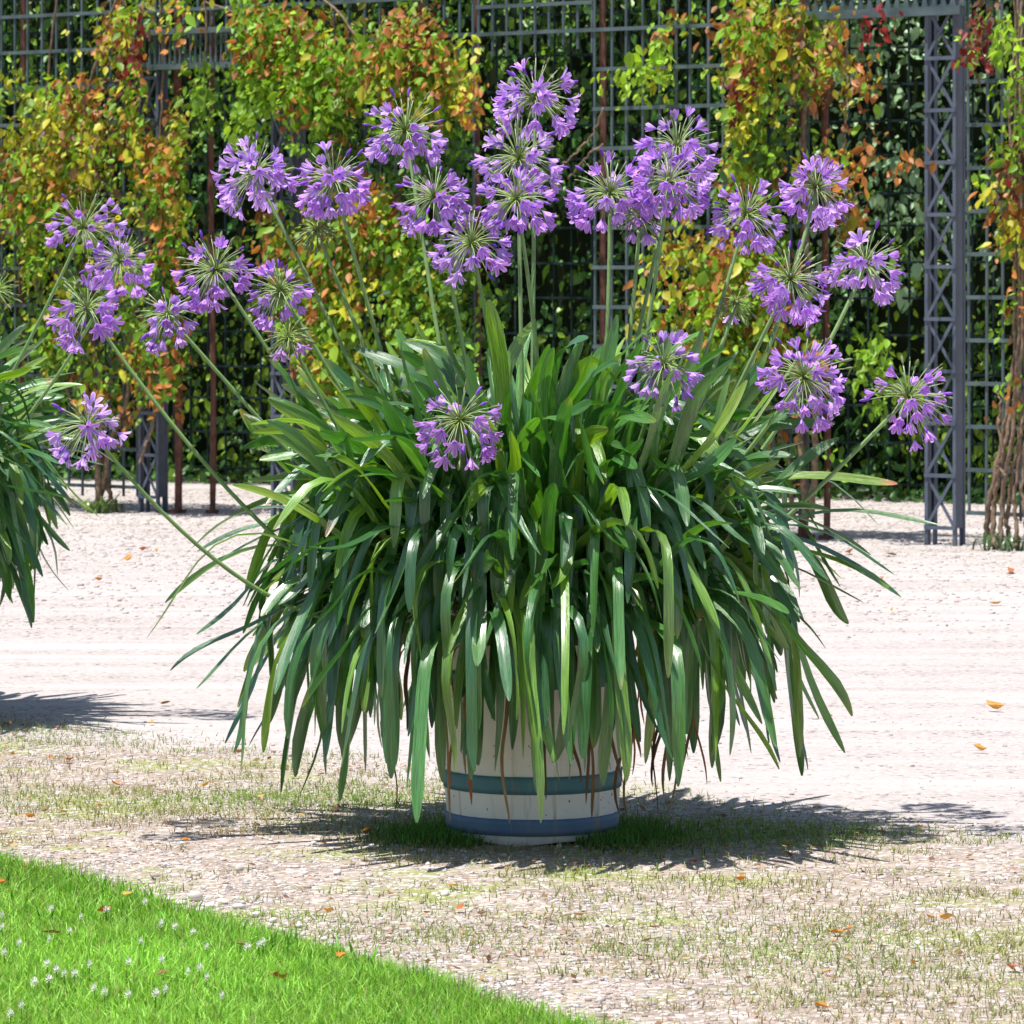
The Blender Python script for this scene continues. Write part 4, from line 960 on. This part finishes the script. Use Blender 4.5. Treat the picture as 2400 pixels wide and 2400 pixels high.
# weeds at the creeper roots
def weed(px, py, cnt, size, col, label, spread=.07):
    Y = gy(py); X = (px - 1200) / F * Y; root = empty('weed_tuft', (X, Y, 0)); tag(root, label, 'weed')
    for i in range(cnt):
        az = random.uniform(0, 6.283); v, q, c, u_ = strap(np.array([random.uniform(-spread, spread), random.uniform(-spread, spread) * .6, 0]), az, math.radians(random.uniform(8, 40)), math.radians(random.uniform(50, 110)), size * random.uniform(.6, 1.2), size * .16, .2, 1., 0, 0, np.array(col) * random.uniform(.7, 1.3), None, n=5)
        obj('leaf', mesh_np('leaf', v, q, None, M['strap'], c, u_), root)
weed(225, 1203, 30, .12, (.12, .22, .03), 'low green weed at the foot of the olive creeper trunk')
weed(2340, 1290, 36, .11, (.05, .12, .04), 'dark weed tuft at the foot of the gnarled trunk', .12)
weed(265, 1200, 14, .10, (.20, .24, .03), 'yellowish weed just beside the green weed at the creeper trunk')

# ------------------------------------------------------------------ small things lying about
def dead_leaf_mesh(seed):
    r = random.Random(seed); V = LSV.copy()[:, [0, 2, 1]]; V[:, 1] += .5
    V[:, 2] = np.abs(V[:, 0]) * r.uniform(.2, .9) + (V[:, 1]) ** 2 * r.uniform(.2, .9); V[:, 0] *= r.uniform(.9, 1.5)
    for k_ in range(len(V)): V[k_] += np.array([r.uniform(-.09, .09), r.uniform(-.09, .09), r.uniform(0, .22)])
    V[:, 2] -= V[:, 2].min()
    c = np.array([(.50, .20, .04), (.40, .13, .05), (.54, .30, .08), (.22, .11, .06)][seed % 4]) * r.uniform(.95, 1.05)
    return mesh_np('fallen_leaf', V, None, LST, M['dry'], np.tile(c, (len(V), 1)), np.tile(np.array([[0, 0, 0.]]), (len(V), 1)))
DLC = [i % 4 for i in range(7)]
DL = [dead_leaf_mesh(i) for i in range(7)]
def fallen(px, py, size, label, group, z=.012):
    Y = gy(py + z / 1.28 * (py - HOR) * 0); X = (px - 1200) / F * Y
    i = int(px * 7 + py) % 7; o = obj('fallen_leaf', DL[i]); o.location = (X, Y, z)
    o.rotation_euler = (random.uniform(-.3, .3), random.uniform(-.3, .3), random.uniform(0, 6.28)); o.scale = (size,) * 3
    hue = {0: 'bright orange', 1: 'rust', 2: 'pale orange', 3: 'dark brown'}[DLC[i]]
    tag(o, label.format(hue=hue, size='Tiny' if size < .027 else 'Small').lower(), 'leaf', group)
LAWNL = [(55, 2090), (302, 2155), (5, 2128), (247, 2198), (565, 2278), (795, 2310), (380, 2348), (120, 2250), (770, 2200), (655, 2360)]
for p in LAWNL: fallen(p[0], p[1], random.uniform(.026, .04), ('{size} {hue} dead leaf in grass near the lawn edge' if p[0] > 270 and p[1] < 2290 or p[0] > 600 else '{size} {hue} dead leaf on the lawn among the white clover'), 'dead leaves on the lawn', .05)
VERGEL = [(1000, 2150), (1060, 2085), (1240, 2120), (1280, 2110), (1360, 2155), (1080, 2140), (1625, 2028), (1735, 2072), (2275, 2015), (1960, 2195), (1990, 2188), (1940, 2288), (2180, 2160), (2215, 2165), (1925, 2370), (2140, 2270), (2380, 2280), (1500, 2250), (720, 2215),
          (30, 1775), (117, 1782), (470, 1830), (480, 1850), (70, 1925), (145, 1910), (228, 1895), (435, 1978), (610, 1875), (690, 1825), (640, 1770), (270, 1845), (160, 1790), (355, 1700), (760, 1985), (1850, 1985), (2160, 1950), (860, 1960)]
for p in VERGEL: fallen(p[0], p[1], random.uniform(.018, .036), '{size} {hue} dead leaf ' + ('beside the shadow of the neighbouring plant' if p[0] < 720 and p[1] < 1800 else 'in dry grass between neighbouring plant and lawn' if p[0] < 720 else 'at the rim of the tub shadow' if p[1] < 2080 else 'between the striped tub and the tip of the lawn' if p[0] < 1450 else 'in the thin grass beyond the tub shadow'), 'dead leaves on the verge', .008)
PATHL = [(340, 1293), (368, 1297), (1990, 1300), (2090, 1305), (2065, 1365), (2330, 1668), (2300, 1766), (390, 1655), (560, 1772), (230, 1365), (2330, 1420), (2090, 1437), (2235, 1278), (300, 1318), (2370, 1345)]
for p in PATHL: fallen(p[0], p[1], random.uniform(.03, .06), '{size} {hue} dead leaf on the pale gravel ' + ('near the trellis posts' if p[1] < 1330 else 'out in the middle of the path'), 'dead leaves on the path', .008)

# white clover heads in the lawn
def clover_mesh(seed):
    r = np.random.default_rng(seed); m = MB(); k = 26
    for i in range(k):
        ze = 1 - 1.5 * (i + .5) / k; az = i * 2.4; rr = math.sqrt(max(0, 1 - ze * ze)); d = np.array([rr * math.cos(az), rr * math.sin(az), ze]); R3 = frame(d, 0)
        V = np.array([(-.0012, 0, 0), (.0012, 0, 0), (.0018, 0, .006), (0, .001, .0085), (-.0018, 0, .006)]); m.add(V @ R3.T + d * .0022 + np.array([0, 0, .05]), [(0, 1, 2, 4)], [(4, 2, 3)], np.array([.80, .79, .74]) * r.uniform(.85, 1.1))
    m.tube([(0, 0, 0), (.002, .001, .025), (0, 0, .05)], .001, 4, (.10, .25, .04))
    return m.mesh('clover_flower', M['bloom'], True)
CM = [clover_mesh(i) for i in range(4)]
CLO = [(110, 2278), (378, 2182), (163, 2190), (410, 2190), (453, 2192), (607, 2228), (617, 2225), (580, 2235), (378, 2268), (132, 2290), (150, 2295), (210, 2282), (115, 2312), (245, 2345), (220, 2328), (388, 2342), (365, 2352), (25, 2390), (50, 2378), (120, 2138), (115, 2212), (45, 2222), (5, 2165), (10, 2250), (302, 2262), (440, 2288), (468, 2290), (485, 2305), (330, 2222), (485, 2236), (80, 2320), (300, 2345), (520, 2350), (5, 2190), (175, 2298), (340, 2130), (250, 2140), (190, 2160)]
for i, p in enumerate(CLO):
    zc = .05; Y = (CAMH - zc) * F / (p[1] - HOR); o = obj('clover_flower', CM[i % 4], None, ((p[0] - 1200) / F * Y, Y, .008)); o.rotation_euler = (0, 0, i * 1.3); sc_ = random.uniform(.45, .85); o.scale = (sc_, sc_, random.uniform(.9, 1.15))
    tag(o, ('large' if sc_ > .72 else 'medium sized' if sc_ > .58 else 'tiny') + ' white clover head ' + ('deep in the lawn' if o.location.x < lawn_x(o.location.y) - .35 else 'close to the edge of the lawn'), 'clover', 'white clover heads in the lawn')
# bigger white stones along the lawn edge
STN = [(a_, b_, c_ * .72) for a_, b_, c_ in [(420, 2120, .05), (458, 2112, .065), (492, 2128, .05), (440, 2138, .04), (520, 2118, .045), (470, 2140, .045), (560, 2130, .04), (395, 2112, .035), (600, 2150, .035), (555, 2148, .03), (640, 2162, .035), (660, 2185, .03), (700, 2175, .03), (1310, 1988, .03), (1352, 1988, .026), (1200, 2310, .03), (760, 2205, .03), (790, 2050, .05), (1120, 2330, .028), (2040, 2310, .026)]]
for px, py, s in STN:
    Y = gy(py); X = (px - 1200) / F * Y; V, T, C = stones(np.array([0.]), np.array([0.]), np.array([s]), np.array([[.62, .58, .54]]), .15)
    o = obj('stone', mesh_np('stone', V, None, T, M['stone'], C), None, (X, Y, .0)); tag(o, ('big ' if s >= .032 else 'small ') + 'pale rounded stone ' + ('in the heap along the lawn edge' if px < 610 else 'at the foot of the striped tub' if py < 2000 else 'lying singly on the verge beside the lawn' if px < 1250 else 'lying singly in thin grass beyond the tub'), 'stone', 'larger stones on the verge')
    md = o.modifiers.new('round', 'SUBSURF'); md.levels = 1; md.render_levels = 1
